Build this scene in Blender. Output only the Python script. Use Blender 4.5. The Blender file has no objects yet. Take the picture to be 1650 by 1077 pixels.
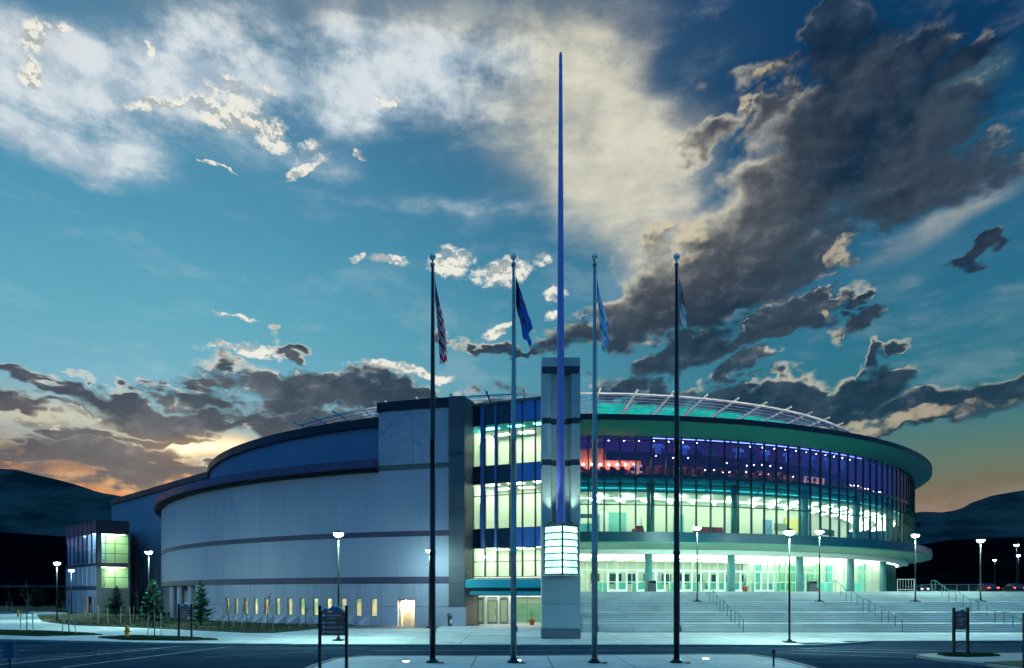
import bpy, bmesh, math, random
from mathutils import Vector, Matrix
import numpy as np
random.seed(7)
C = bpy.context.scene.collection
SC = bpy.context.scene

# ------------------------------------------------------------------ camera
F_PX, YH, EYE = 1080.0, 957.0, 2.8          # focal length, horizon row, eye height
cam_d = bpy.data.cameras.new('camera')
cam = bpy.data.objects.new('camera', cam_d); C.objects.link(cam)
cam.location = (0, 0, EYE); cam.rotation_euler = (math.radians(90), 0, 0)
cam_d.sensor_fit = 'HORIZONTAL'; cam_d.sensor_width = 36.0
cam_d.lens = 36.0*F_PX/1650.0
cam_d.shift_y = (YH - 538.5)/1650.0         # rising front of a view camera
cam_d.clip_start = 0.1; cam_d.clip_end = 20000
SC.camera = cam
SC.view_settings.view_transform = 'Standard'; SC.view_settings.look = 'None'
SC.view_settings.exposure = 0.0; SC.view_settings.gamma = 1.0
SC.view_settings.use_curve_mapping = False
SC.render.engine = 'CYCLES'
SC.cycles.use_denoising = True
SC.cycles.use_adaptive_sampling = True; SC.cycles.adaptive_threshold = 0.04; SC.cycles.adaptive_min_samples = 8
try: SC.cycles.denoiser = 'OPENIMAGEDENOISE'
except Exception: pass
SC.cycles.max_bounces = 8; SC.cycles.diffuse_bounces = 3; SC.cycles.glossy_bounces = 3
SC.cycles.transparent_max_bounces = 16; SC.cycles.transmission_bounces = 4
SC.cycles.caustics_reflective = False; SC.cycles.caustics_refractive = False
SC.cycles.sample_clamp_indirect = 4.0; SC.cycles.blur_glossy = 0.5

def srgb(r, g, b):
    def f(c):
        c = c/255.0
        return c/12.92 if c <= 0.04045 else ((c+0.055)/1.055)**2.4
    return (f(r), f(g), f(b), 1.0)

# ------------------------------------------------------------------ sky (world nodes)
world = bpy.data.worlds.new('World'); SC.world = world; world.use_nodes = True
nt = world.node_tree; nt.nodes.clear()
try:
    world.cycles.sampling_method = 'NONE'
except Exception: pass

class V:                                     # a tiny expression layer over shader nodes
    tree = nt
    def __init__(s, sock): s.s = sock
def group_tree(name, ins, outs):             # a node tree built apart and used as one node
    t = bpy.data.node_groups.new(name, 'ShaderNodeTree')
    for n, k in ins: t.interface.new_socket(n, in_out='INPUT', socket_type=k)
    for n, k in outs: t.interface.new_socket(n, in_out='OUTPUT', socket_type=k)
    gi = t.nodes.new('NodeGroupInput'); go = t.nodes.new('NodeGroupOutput')
    V.tree = t
    return t, [V(o) for o in gi.outputs[:len(ins)]], go
def put(inp, v):
    if isinstance(v, V): V.tree.links.new(v.s, inp)
    else: inp.default_value = v
def M(op, a, b=None, c=None, clamp=False):
    n = V.tree.nodes.new('ShaderNodeMath'); n.operation = op; n.use_clamp = clamp
    put(n.inputs[0], a)
    if b is not None: put(n.inputs[1], b)
    if c is not None: put(n.inputs[2], c)
    return V(n.outputs[0])
def add(a, b): return M('ADD', a, b)
def sub(a, b): return M('SUBTRACT', a, b)
def mul(a, b, clamp=False): return M('MULTIPLY', a, b, None, clamp)
def mad(a, b, c): return M('MULTIPLY_ADD', a, b, c)
def vmath(op, a, b=None, out=0, scale=None):
    n = V.tree.nodes.new('ShaderNodeVectorMath'); n.operation = op
    put(n.inputs[0], a)
    if b is not None: put(n.inputs[1], b)
    if scale is not None: put(n.inputs['Scale'], scale)
    return V(n.outputs[out])
def mix(fac, a, b, mode='MIX', clamp=False):
    n = V.tree.nodes.new('ShaderNodeMix'); n.data_type = 'RGBA'; n.blend_type = mode
    n.clamp_factor = True; n.clamp_result = clamp
    put(n.inputs[0], fac); put(n.inputs[6], a); put(n.inputs[7], b)
    return V(n.outputs[2])
def sstep(v, lo, hi, a=0.0, b=1.0, kind='SMOOTHSTEP'):
    n = V.tree.nodes.new('ShaderNodeMapRange'); n.interpolation_type = kind; n.clamp = True
    put(n.inputs[0], v); n.inputs[1].default_value = lo; n.inputs[2].default_value = hi
    n.inputs[3].default_value = a; n.inputs[4].default_value = b
    return V(n.outputs[0])
def noise(vec, scale, detail=4, rough=0.5, dist=0.0, out='Fac', dims='2D'):
    n = V.tree.nodes.new('ShaderNodeTexNoise'); n.noise_dimensions = dims
    put(n.inputs['Vector'], vec); n.inputs['Scale'].default_value = scale
    n.inputs['Detail'].default_value = detail; n.inputs['Roughness'].default_value = rough
    n.inputs['Distortion'].default_value = dist
    return V(n.outputs[out])
def puffs(vec, scale, detail=3, rough=0.55):   # cauliflower heads: high at the middle of each puff
    n = V.tree.nodes.new('ShaderNodeTexVoronoi'); n.voronoi_dimensions = '2D'; n.feature = 'F1'
    n.normalize = True; put(n.inputs['Vector'], vec); n.inputs['Scale'].default_value = scale
    n.inputs['Detail'].default_value = detail; n.inputs['Roughness'].default_value = rough; n.inputs['Lacunarity'].default_value = 2.1
    return M('SUBTRACT', 1.0, V(n.outputs['Distance']))
def ramp(v, stops):
    n = V.tree.nodes.new('ShaderNodeValToRGB'); put(n.inputs[0], v)
    el = n.color_ramp.elements
    while len(el) > 1: el.remove(el[0])
    el[0].position = stops[0][0]; el[0].color = stops[0][1]
    for p, c in stops[1:]:
        e = el.new(p); e.color = c
    return V(n.outputs[0])
def comb(x, y, z):
    n = V.tree.nodes.new('ShaderNodeCombineXYZ'); put(n.inputs[0], x); put(n.inputs[1], y); put(n.inputs[2], z)
    return V(n.outputs[0])

def sky_at(x, y):                             # where a cloud stands: azimuth, elevation
    a = math.atan((x-825)/F_PX); e = math.atan((YH-y)/math.hypot(F_PX, x-825))
    return a*10.8, e*10.8, a, e
def axes(x, y, rx, ry, rot, k=1.0):           # the ellipse's two axes as dot vectors (P.z is 1)
    u, v, a, e = sky_at(x, y)
    sx = rx/100*math.cos(a)**2; sy = ry/100*math.cos(a)*math.cos(e)**2
    c, s_ = math.cos(math.radians(rot)), math.sin(math.radians(rot))
    return (c/sx*k, s_/sx*k, -(c*u+s_*v)/sx*k), (-s_/sy*k, c/sy*k, (s_*u-c*v)/sy*k)
def dot(p, w): return vmath('DOT_PRODUCT', p, w, out=1)
def blob(p, x, y, rx, ry, rot=0.0, amp=1.0, shift=None):
    k = math.sqrt(amp)
    w1, w2 = axes(x, y, rx, ry, rot, k)
    u, v = dot(p, w1), dot(p, w2)
    f = sub(amp, mad(v, v, mul(u, u)))
    if shift is None: return f
    u2 = add(u, w1[0]*shift[0]+w1[1]*shift[1]); v2 = add(v, w2[0]*shift[0]+w2[1]*shift[1])
    return f, sub(amp, mad(v2, v2, mul(u2, u2)))
def after(p, f):                              # keeps the node compiler working blob by blob
    n = V.tree.nodes.new('ShaderNodeVectorMath'); n.operation = 'MULTIPLY_ADD'
    put(n.inputs[0], f); n.inputs[1].default_value = (1e-9, 1e-9, 0); put(n.inputs[2], p)
    return V(n.outputs[0])
def field(p, blobs, k=0.15, shift=None):
    f = f2 = None
    for i, b in enumerate(blobs):
        if i and i % 5 == 0: p = after(p, f)
        b = tuple(b) + (0.0, 1.0)[len(b)-4:] if len(b) < 6 else b
        g = blob(p, *b, shift=shift)
        if shift is None: f = g if f is None else M('SMOOTH_MAX', f, g, k)
        else:
            f = g[0] if f is None else M('SMOOTH_MAX', f, g[0], k)
            f2 = g[1] if f2 is None else M('SMOOTH_MAX', f2, g[1], k)
    return f if shift is None else (f, f2)
def veil(p, blobs):                           # soft glows and veils, added up
    f = None
    for i, b in enumerate(blobs):
        if i and i % 5 == 0: p = after(p, f)
        w1, w2 = axes(*b[:5])
        u, v = dot(p, w1), dot(p, w2)
        g = M('SUBTRACT', 1.0, mad(v, v, mul(u, u)), clamp=True)
        g = mul(mul(g, g), b[5])
        f = g if f is None else add(f, g)
    return f
def soft(p, *b): return veil(p, [b])


# cloud lists: x, y, half width, half height, tilt, weight (positions as seen from the forecourt)
WHITE_VEIL = [(60,150,400,150,0,.75),(420,120,400,120,8,1.1),(280,175,380,90,0,.50),(760,98,300,80,-4,1.0),(620,150,300,80,0,.50),
                   (90,235,300,60,0,.45),(520,185,220,50,0,.4),(650,315,190,24,0,.28),(1130,120,140,75,15,.25),(480,235,140,40,0,.2),
                   (860,215,200,70,-10,.25),(760,330,240,40,-5,.25),(400,360,190,20,-12,.12)]
CREAM_VEIL = [(950,60,190,150,0,.6),(905,190,230,190,0,.55),(985,270,240,210,-30,1.05),(1040,330,110,130,0,.8),(680,25,400,90,0,.55),(300,20,400,60,0,.25),(1545,350,210,44,15,.62),(1110,240,120,110,20,.35),(960,130,120,120,0,.45),
                   (60,60,260,70,0,.25)]
TEAL_VEIL = [(1545,160,130,60,22,.85),(1500,420,220,50,10,.12)]
BRIGHT = [(730,420,34,27,0,1),(800,440,56,20,12,1),(874,420,20,13,0,.9),(640,424,34,9,0,.9),(585,419,13,9,0,.9),(380,567,70,11,4,.9),(655,598,100,9,-3,.9),
               (808,524,32,9,28,.9),(475,263,33,10,28,.9),(562,240,14,9,-20,.9),(621,165,24,9,0,.9),(72,62,34,26,20,.8),(62,112,20,26,0,.8),(390,205,118,24,-3,.8),(250,176,56,10,16,.8),
               (380,160,60,20,0,.6),(350,262,22,4,5,.8),(885,495,14,8,0,.8),(886,466,16,7,0,.8),(378,522,28,4,-5,.7),(235,80,8,16,0,.8),(88,44,22,8,10,.7)]
SHREDS = [(1480,678,150,15,6,.8),(1350,690,60,8,3,.6),(1390,405,26,22,50,.7),(1345,530,22,14,40,.6),(1072,395,28,34,0,.55),(1250,120,34,14,10,.5),(1190,190,18,14,0,.55)]
DARK = [
 (1420,115,120,70,10),(1350,52,52,34,0,.8),(1350,95,40,36,0,.6),(1570,85,62,36,20,.8),(1400,230,190,105,0),(1300,290,210,95,18),(1560,222,52,14,0,.7),(1500,210,80,22,0,.8),(1500,300,110,50,0,.9),
 (1240,362,210,82,12),(1140,430,170,72,12),(1045,480,130,48,12),(965,525,105,30,5),(1180,470,210,45,8),(1300,430,120,40,20,.8),(1240,190,55,28,20,.8),(1130,225,52,22,10,.6),(1240,130,60,20,0,.4),
 (1290,500,120,17,6,.9),(1400,520,52,12,6,.8),(1230,540,150,19,8,.95),(1090,572,72,30,28,.95),(1030,595,50,22,15,.8),(1178,594,42,18,8,.9),(1390,572,16,14,30,.8),(1585,424,58,17,25,.9),(1414,480,25,13,38,.8),(1300,512,70,12,3,.7),
 (985,632,66,20,0,.9),(1075,634,55,16,0,.8),(1180,640,52,20,0,.9),(1250,640,70,30,8),(1340,650,90,42,5),(1400,616,66,30,0,.9),(1500,648,105,34,0),(1600,634,76,32,10,.9),(1290,668,140,24,-5,.9),(1480,688,170,12,5,.55),(1560,660,100,20,0,.6),
 (830,548,60,8,4,.8),(1130,500,220,30,8,.9),(1420,560,20,10,30,.7),(1625,400,30,12,30,.8),(1600,290,60,20,10,.5),(1330,180,60,40,0,.7),(480,618,165,28,3),(420,625,110,26,0),(560,630,160,22,-3,.95),(700,640,130,20,-3,.8),(800,632,46,18,5,.8),(340,640,60,16,0,.8),(62,618,76,15,-12,.9),(100,632,50,15,-25,.8),(150,652,56,13,-18,.9),(225,655,100,19,-6,.95),(185,630,46,14,10,.8),(272,624,42,13,0,.8),(110,606,34,7,0,.7),
 (300,660,100,14,0,.9),(30,658,46,9,-12,.8),(330,682,195,15,1,.95),(450,672,120,16,0,.8),(560,665,120,18,0,.75),(40,688,66,14,0,.7),(95,700,60,12,0,.8),(180,710,90,10,0,.7),(290,712,90,8,3,.8),(70,735,130,14,0,.75),(200,745,150,10,-3,.75),(120,760,220,12,0,.8),(330,760,90,9,0,.55),(230,772,150,7,0,.5),
 (160,750,260,26,0,1),(20,760,150,28,0,.9),(150,735,180,22,0,.8),(250,690,150,16,0,.8),(420,690,170,22,0,.9),(60,655,70,8,-5,.5),
 (433,566,30,10,-8,.7),(740,545,28,7,-5,.6),(835,545,42,6,0,.6)]

X_CUT, Y_CUT = (620, 1130), 500
def near(b, box, m=75):
    r = max(b[2], b[3]) if (len(b) > 4 and abs(b[4]) > 12) else None
    hx = r or b[2]; hy = r or b[3]
    return b[0]+hx+m > box[0] and b[0]-hx-m < box[1] and b[1]+hy+m > box[2] and b[1]-hy-m < box[3]

def sky_region(idx, box):
    t, (P0, AZ, EL, DY), go = group_tree('sky_region', [('P0','NodeSocketVector'),('AZ','NodeSocketFloat'),('EL','NodeSocketFloat'),('DY','NodeSocketFloat')], [('Color','NodeSocketColor')])
    pick = lambda L: [b for b in L if near(b, box)]
    NV = vmath('MULTIPLY', P0, (1/10.8, 1.6/10.8, 0.0))
    warp = vmath('SUBTRACT', noise(NV, 5.0, 2, 0.55, out='Color'), (0.5, 0.5, 0.5))
    warp = vmath('MULTIPLY', warp, (1.5, 0.9, 0.0))
    warp2 = vmath('SUBTRACT', noise(NV, 24.0, 2, 0.6, out='Color'), (0.5, 0.5, 0.5))
    warp2 = vmath('MULTIPLY', warp2, (0.6, 0.46, 0.0))
    P = vmath('ADD', vmath('ADD', P0, warp), warp2)
    PS = vmath('ADD', P0, vmath('SCALE', warp, scale=0.7))
    # clear air: one ramp of elevation towards the sunset side, one away from it
    h = sstep(EL, -0.2, 9.0, kind='LINEAR')
    def hp(y): return (math.atan((YH-y)/1150)*10.8+0.2)/9.2
    airL = ramp(h, [(0.0, srgb(150,95,60)), (hp(800), srgb(222,138,74)), (hp(772), srgb(196,140,98)), (hp(745), srgb(158,150,136)), (hp(700), srgb(150,178,180)),
                    (hp(640), srgb(112,178,200)), (hp(520), srgb(92,170,192)), (hp(380), srgb(78,154,184)), (hp(200), srgb(72,136,170)), (hp(40), srgb(88,128,156)), (1.0, srgb(70,110,150))])
    hr = lambda y: (math.atan((YH-y)/1330)*10.8+0.2)/9.2
    airR = ramp(h, [(0.0, srgb(110,70,50)), (hr(825), srgb(140,104,76)), (hr(780), srgb(122,112,88)), (hr(725), srgb(96,124,108)),
                    (hr(650), srgb(56,122,132)), (hr(520), srgb(42,116,140)), (hr(380), srgb(42,108,140)), (hr(200), srgb(18,82,120)), (hr(40), srgb(4,56,96)), (1.0, srgb(6,60,104))])
    air = mix(sstep(AZ, -5.0, 5.6), airL, airR)

    # sunset glow behind the low clouds
    glow = veil(PS, [(310,724,260,44,0,.55),(325,722,150,30,0,.95),(215,784,240,13,0,.35),(60,668,170,30,0,.40)])
    air = mix(mul(glow, 1.0, True), air, srgb(255,226,170))
    core = veil(PS, [(325,722,130,20,0,1.0)])
    air = mix(mul(core, 1.0, True), air, (1.5, 1.25, 0.85, 1))

    # high veils
    n_st = noise(vmath('MULTIPLY', vmath('ADD', NV, vmath('SCALE', warp, scale=0.05)), (1.0, 2.0, 0.0)), 4.2, 8, 0.62)
    n_st2 = noise(NV, 11.0, 7, 0.62)
    str_ = sstep(mad(n_st2, 0.35, mul(n_st, 0.65)), 0.36, 0.62, 0.30, 1.55, 'LINEAR')
    whiteC = veil(PS, pick(WHITE_VEIL)) or 0.0
    creamC = veil(PS, pick(CREAM_VEIL)) or 0.0
    tealC = veil(PS, pick(TEAL_VEIL)) or 0.0
    vt = sstep(n_st2, .35, .65, 0.0, 1.0)
    whiteC = add(whiteC, mul(sstep(n_st, .44, .64), .16))
    sky = mix(sstep(mul(whiteC, str_), 0.0, 1.15, 0.0, 0.95), air, mix(vt, srgb(168,190,206), srgb(226,234,238)))
    sky = mix(sstep(mul(creamC, sstep(str_, .35, 1.45, .72, 1.2, 'LINEAR')), 0.0, 1.35, 0.0, 0.92), sky, mix(mad(vt, .5, sstep(n_st, .4, .6, 0.0, .5)), srgb(190,190,178), srgb(230,225,204)))
    sky = mix(mul(mul(tealC, str_), 0.62, True), sky, srgb(122,160,166))

    # small bright cumulus
    n_c = noise(NV, 26.0, 8, 0.66)
    n_cu = noise(vmath('ADD', NV, (0.0, 0.010, 0.0)), 26.0, 8, 0.66)
    PW = vmath('ADD', vmath('ADD', P0, vmath('SCALE', warp, scale=0.5)), vmath('SCALE', warp2, scale=0.45))
    wf = field(PW, pick(BRIGHT) or [(-4000,500,10,10,0,1)], .1)
    wd_ = mad(sub(n_c, 0.5), 3.0, wf)
    wden = sstep(wd_, -0.15, 0.75)
    wlit = sstep(mad(sub(n_c, n_cu), 7.0, mul(wd_, 0.35)), -0.35, 0.45)
    wcol = mix(wlit, srgb(176,184,182), srgb(250,246,232))
    sky = mix(mul(wden, 0.93), sky, wcol)

    # dark cumulus, near the horizon and the large one on the right
    df, df_up = field(P, pick(DARK) or [(-4000,500,10,10,0,1)], .16, shift=(-0.06, 0.13))
    gradF = mul(sub(df, df_up), 1.0)
    df = mad(sub(noise(NV, 8.0, 3, 0.5), 0.5), 0.9, M('MINIMUM', mul(df, 1.6), 1.6))
    away = sstep(M('ABSOLUTE', AZ), 7.2, 12.0)        # outside the picture the same kind of clouds go on
    df = M('MAXIMUM', df, add(mul(sub(noise(NV, 2.6, 2, 0.5), 0.56), mul(away, 2.2)), mad(away, 1.0, -1.0)))
    wob = vmath('SCALE', vmath('SUBTRACT', noise(NV, 40.0, 3, 0.6, out='Color'), (0.5, 0.5, 0.5)), scale=0.03)
    NW = vmath('ADD', NV, wob)
    df = sub(df, mul(sstep(noise(vmath('MULTIPLY', NV, (1.0, 3.2, 0.0)), 7.0, 4, 0.55), .50, .64), mul(sstep(AZ, -5.5, 0.5, 0.95, 0.0), sstep(EL, 4.2, 2.6))))
    n_d = mad(puffs(NW, 15.0), 0.62, mul(noise(NV, 16.0, 7, 0.62), 0.50))
    n_du = mad(puffs(vmath('ADD', NW, (-0.005, 0.011, 0.0)), 15.0), 0.62, mul(noise(vmath('ADD', NV, (-0.008, 0.016, 0.0)), 16.0, 5, 0.62), 0.50))
    dd = mad(sub(n_d, 0.60), 2.2, df)
    dden = mix(sstep(EL, 3.9, 5.6), sstep(dd, -0.50, 1.0), sstep(dd, -0.75, 1.25))
    grad = mul(mul(sub(n_d, n_du), 6.5), sstep(dd, 0.3, 1.0, 1.0, 0.5))
    lowm = sstep(EL, 1.9, 4.6)                         # 0 for the row at the horizon
    rim = mul(mul(sstep(dd, 0.10, 1.15, 1.0, 0.0), sstep(EL, 3.9, 6.0, 1.0, 0.55)), sstep(noise(NV, 3.5, 2, 0.5), .38, .62, 0.35, 1.15))
    left = sstep(AZ, -5.5, 0.5, 1.0, 0.0)
    bigL = soft(PS, 1070, 350, 330, 240, 20, 1.2)     # side of the big cloud that the sun reaches
    litv = M('ADD', mad(mul(rim, sstep(mad(grad, 0.7, gradF), -0.10, 0.90)), 0.95, mul(grad, sstep(EL, 3.9, 6.0, 0.45, 0.22))), mul(bigL, sstep(dd, 0.0, 1.7, 0.95, 0.10)), clamp=True)
    litv = sstep(litv, 0.05, 1.05)
    base_r = mix(sstep(noise(NV, 6.0, 5, 0.55), 0.40, 0.60), srgb(18,40,62), srgb(54,68,82))
    base_r = mix(mul(bigL, 0.6), base_r, srgb(104,104,104))
    base_r = mix(sstep(EL, 6.5, 8.0), base_r, srgb(28,58,88))
    base_low = mix(sstep(noise(NV, 9.0, 4, 0.55), 0.41, 0.60), srgb(24,54,74), srgb(54,78,94))
    base_left = mix(sstep(noise(NV, 9.0, 4, 0.55), 0.41, 0.60), srgb(34,52,74), srgb(78,84,96))
    base_left = mix(sstep(EL, 1.4, 2.6, 0.6, 0.0), base_left, srgb(88,80,84))
    base = mix(left, mix(lowm, base_low, base_r), base_left)
    warmtop = mix(lowm, srgb(206,200,180), srgb(220,212,190))
    warmtop = mix(left, warmtop, srgb(236,226,204))
    warmtop = mix(sstep(AZ, 4.5, 7.0, 0.0, 0.45), warmtop, base)
    sh = sstep(grad, -0.55, 0.55, 0.72, 1.32, 'LINEAR')
    base = mix(1.0, base, comb(sh, sh, sh), 'MULTIPLY')
    dcol = mix(litv, base, warmtop)
    dcol = mix(mul(glow, 0.14, True), dcol, srgb(255,196,130))
    sky = mix(mul(dden, 0.97), sky, dcol)
    # cream shreds that hang under the right hand clouds
    cf = field(P, pick(SHREDS) or [(-4000,500,10,10,0,1)], .1)
    cden = sstep(mad(sub(n_d, 0.62), 3.2, cf), -0.1, 0.8)
    sky = mix(mul(cden, 0.60), sky, mix(sstep(mad(sub(n_d, .6), 2.0, grad), -.5, .5), srgb(104,108,104), srgb(214,198,166)))
    # fine grain of the air
    sky = mix(1.0, sky, sstep(noise(P0, 90.0, 1, 0.5), 0.3, 0.7, 0.95, 1.05, 'LINEAR'), 'MULTIPLY')

    # towards the sides the painted west fades into the plain blue east
    sky = mix(sstep(DY, 0.60, 0.32), sky, EAST_AT(EL))
    put(go.inputs[0], sky)
    V.tree = nt
    return t

def EAST_AT(EL): return mix(sstep(EL, 0.0, 12.0), EAST_LOW, EAST_HIGH)
EAST_LOW, EAST_HIGH = (0.028, 0.19, 0.46, 1), (0.05, 0.33, 0.70, 1)
V.tree = nt
tc = nt.nodes.new('ShaderNodeTexCoord')
sp = nt.nodes.new('ShaderNodeSeparateXYZ'); nt.links.new(tc.outputs['Generated'], sp.inputs[0])
dx, dy, dz = V(sp.outputs[0]), V(sp.outputs[1]), V(sp.outputs[2])
AZ = mul(M('ARCTAN2', dx, dy), 10.8)          # azimuth and elevation in tenths of a radian or so
EL = mul(M('ARCSINE', dz), 10.8)
P0 = comb(AZ, EL, 1.0)
def background(col, k=1.0):
    b = nt.nodes.new('ShaderNodeBackground'); put(b.inputs[0], col); b.inputs['Strength'].default_value = k
    return V(b.outputs[0])
def choose(cond, off, on):                    # 0 or 1: only the chosen branch is computed
    m = nt.nodes.new('ShaderNodeMixShader'); put(m.inputs[0], cond); put(m.inputs[1], off); put(m.inputs[2], on)
    return V(m.outputs[0])
def region(idx, box):
    g = nt.nodes.new('ShaderNodeGroup'); g.node_tree = sky_region(idx, box)
    for k, v in enumerate((P0, AZ, EL, dy)): put(g.inputs[k], v)
    return background(V(g.outputs[0]), 0.93)
INF = 1e5
cols = []
for i, (x0, x1) in enumerate(((-INF, X_CUT[0]), (X_CUT[0], X_CUT[1]), (X_CUT[1], INF))):
    cols.append(choose(M('GREATER_THAN', EL, sky_at(825, Y_CUT)[1]), region(i, (x0, x1, Y_CUT-25, INF)), region(i+3, (x0, x1, -INF, Y_CUT+75))))
west = choose(M('GREATER_THAN', AZ, sky_at(X_CUT[1], 900)[0]), choose(M('GREATER_THAN', AZ, sky_at(X_CUT[0], 900)[0]), cols[0], cols[1]), cols[2])
east = background(EAST_AT(EL), 0.93)
above = choose(M('GREATER_THAN', dy, 0.32), east, west)
above = choose(M('GREATER_THAN', dz, -0.02), background(srgb(16,30,40)), above)
SUN_AZ, SUN_EL = math.atan((310-825)/F_PX), math.radians(8.0)
nish = nt.nodes.new('ShaderNodeTexSky'); nish.sky_type = 'NISHITA'; nish.sun_disc = False
nish.sun_elevation = SUN_EL; nish.sun_rotation = SUN_AZ; nish.air_density = 1.0; nish.ozone_density = 3.0
bg2 = nt.nodes.new('ShaderNodeBackground'); bg2.inputs['Strength'].default_value = 0.004
nt.links.new(nish.outputs[0], bg2.inputs[0])
ash = nt.nodes.new('ShaderNodeAddShader')
nt.links.new(bg2.outputs[0], ash.inputs[0]); nt.links.new(above.s, ash.inputs[1])
wo = nt.nodes.new('ShaderNodeOutputWorld'); nt.links.new(ash.outputs[0], wo.inputs[0])

sun_d = bpy.data.lights.new('sun', 'SUN'); sun_d.energy = 0.10; sun_d.angle = math.radians(6); sun_d.color = (1.0, 0.72, 0.45)
sun = bpy.data.objects.new('sun', sun_d); C.objects.link(sun)
sv = Vector((math.sin(SUN_AZ)*math.cos(SUN_EL), math.cos(SUN_AZ)*math.cos(SUN_EL), math.sin(SUN_EL)))
sun.rotation_euler = sv.to_track_quat('Z', 'Y').to_euler(); sun.location = sv*200

# ================================================================== materials
def new_mat(name):
    m = bpy.data.materials.new(name); m.use_nodes = True
    t = m.node_tree; t.nodes.clear(); V.tree = t
    return m, t
def surf(t, col, rough=0.7, metal=0.0, bump=None, bstr=0.2, bdist=0.02, spec=0.4, emit=None, estr=0.0):
    b = t.nodes.new('ShaderNodeBsdfPrincipled')
    put(b.inputs['Base Color'], col); put(b.inputs['Roughness'], rough); put(b.inputs['Metallic'], metal)
    b.inputs['Specular IOR Level'].default_value = spec
    if emit is not None:
        put(b.inputs['Emission Color'], emit); b.inputs['Emission Strength'].default_value = estr
    if bump is not None:
        bn = t.nodes.new('ShaderNodeBump'); bn.inputs['Strength'].default_value = bstr; bn.inputs['Distance'].default_value = bdist
        put(bn.inputs['Height'], bump); t.links.new(bn.outputs[0], b.inputs['Normal'])
    o = t.nodes.new('ShaderNodeOutputMaterial'); t.links.new(b.outputs[0], o.inputs[0])
def obj_co(t):
    return V(t.nodes.new('ShaderNodeNewGeometry').outputs['Position'])
def obj_rand(t): return V(t.nodes.new('ShaderNodeObjectInfo').outputs['Random'])
def dim(c, k): return (c[0]*k, c[1]*k, c[2]*k, 1)

def mottled(name, c, var=0.2, scale=0.6, rough=0.75, metal=0.0, streak=True, per=0.10, bstr=0.25, fine=14.0, spec=0.35):
    """painted or cast surface: blotches, rain streaks, fine grain, a slight tone of its own for each piece"""
    m, t = new_mat(name); co = obj_co(t)
    n1 = noise(co, scale, 5, 0.6, dims='3D'); n2 = noise(co, fine, 4, 0.6, dims='3D')
    f = mad(n2, 0.4, mul(n1, 0.6))
    if streak:
        st = noise(vmath('MULTIPLY', co, (1.6, 1.6, 0.12)), 1.3, 4, 0.65, dims='3D')
        f = mad(st, 0.45, mul(f, 0.55))
    f = sstep(f, 0.32, 0.68, 1.0-var, 1.0+var, 'LINEAR')
    f = mul(f, sstep(obj_rand(t), 0, 1, 1.0-per, 1.0+per, 'LINEAR'))
    col = mix(1.0, (c[0], c[1], c[2], 1), comb(f, f, f), 'MULTIPLY')
    surf(t, col, sstep(n1, .3, .7, rough-0.08, rough+0.08, 'LINEAR'), metal, n2, bstr, 0.01, spec)
    return m
def plain(name, c, rough=0.5, metal=0.0, spec=0.5):
    m, t = new_mat(name); co = obj_co(t)
    f = sstep(noise(co, 5.0, 3, 0.6, dims='3D'), 0.3, 0.7, 0.86, 1.14, 'LINEAR')
    surf(t, mix(1.0, (c[0], c[1], c[2], 1), comb(f, f, f), 'MULTIPLY'), rough, metal, None, spec=spec)
    return m
def glow_mat(name, c, strength, var=0.0):
    m, t = new_mat(name)
    e = t.nodes.new('ShaderNodeEmission'); e.inputs[0].default_value = (c[0], c[1], c[2], 1); e.inputs[1].default_value = strength
    if var:
        put(e.inputs[1], mul(sstep(noise(obj_co(t), 1.2, 3, dims='3D'), .3, .7, 1-var, 1+var, 'LINEAR'), strength))
    o = t.nodes.new('ShaderNodeOutputMaterial'); t.links.new(e.outputs[0], o.inputs[0])
    return m
def glass_mat(name, tint, refl=0.10, rough=0.02, rcol=(1, 1, 1, 1)):
    """thin architectural pane: tinted see-through with a mirror sheen that grows at grazing angles"""
    m, t = new_mat(name)
    tr = t.nodes.new('ShaderNodeBsdfTransparent'); tr.inputs[0].default_value = (*tint[:3], 1)
    gl = t.nodes.new('ShaderNodeBsdfGlossy'); gl.inputs['Roughness'].default_value = rough; gl.inputs[0].default_value = rcol
    lw = t.nodes.new('ShaderNodeLayerWeight'); lw.inputs[0].default_value = 0.25
    fac = M('ADD', mul(V(lw.outputs['Fresnel']), 0.32), refl, clamp=True)
    bn = t.nodes.new('ShaderNodeBump'); bn.inputs['Strength'].default_value = 0.05; bn.inputs['Distance'].default_value = 0.02
    put(bn.inputs['Height'], noise(obj_co(t), 0.8, 2, dims='3D')); t.links.new(bn.outputs[0], gl.inputs['Normal'])
    mx = t.nodes.new('ShaderNodeMixShader'); put(mx.inputs[0], fac)
    t.links.new(tr.outputs[0], mx.inputs[1]); t.links.new(gl.outputs[0], mx.inputs[2])
    o = t.nodes.new('ShaderNodeOutputMaterial'); t.links.new(mx.outputs[0], o.inputs[0])
    return m

MT = {}
MT['wall'] = mottled('precast concrete', (0.33, 0.345, 0.445), 0.07, 0.12, 0.8, per=0.03)
MT['wall_low'] = mottled('lower precast concrete', (0.35, 0.36, 0.46), 0.10, 0.3, 0.8, per=0.06)
MT['joint'] = plain('dark joint', (0.11, 0.115, 0.12), 0.9)
MT['band'] = mottled('purple grey band', (0.065, 0.055, 0.10), 0.15, 0.4, 0.6, per=0.06)
MT['cornice'] = mottled('purple metal cornice', (0.075, 0.065, 0.14), 0.15, 0.4, 0.42, metal=0.3, per=0.1)
MT['olive'] = mottled('olive grey band', (0.10, 0.115, 0.10), 0.12, 0.4, 0.6)
MT['cap'] = mottled('dark parapet metal', (0.028, 0.022, 0.040), 0.2, 0.5, 0.45, metal=0.3, per=0.12)
MT['pier'] = mottled('dark pier panel', (0.085, 0.095, 0.115), 0.15, 0.4, 0.6, per=0.15)
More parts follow.
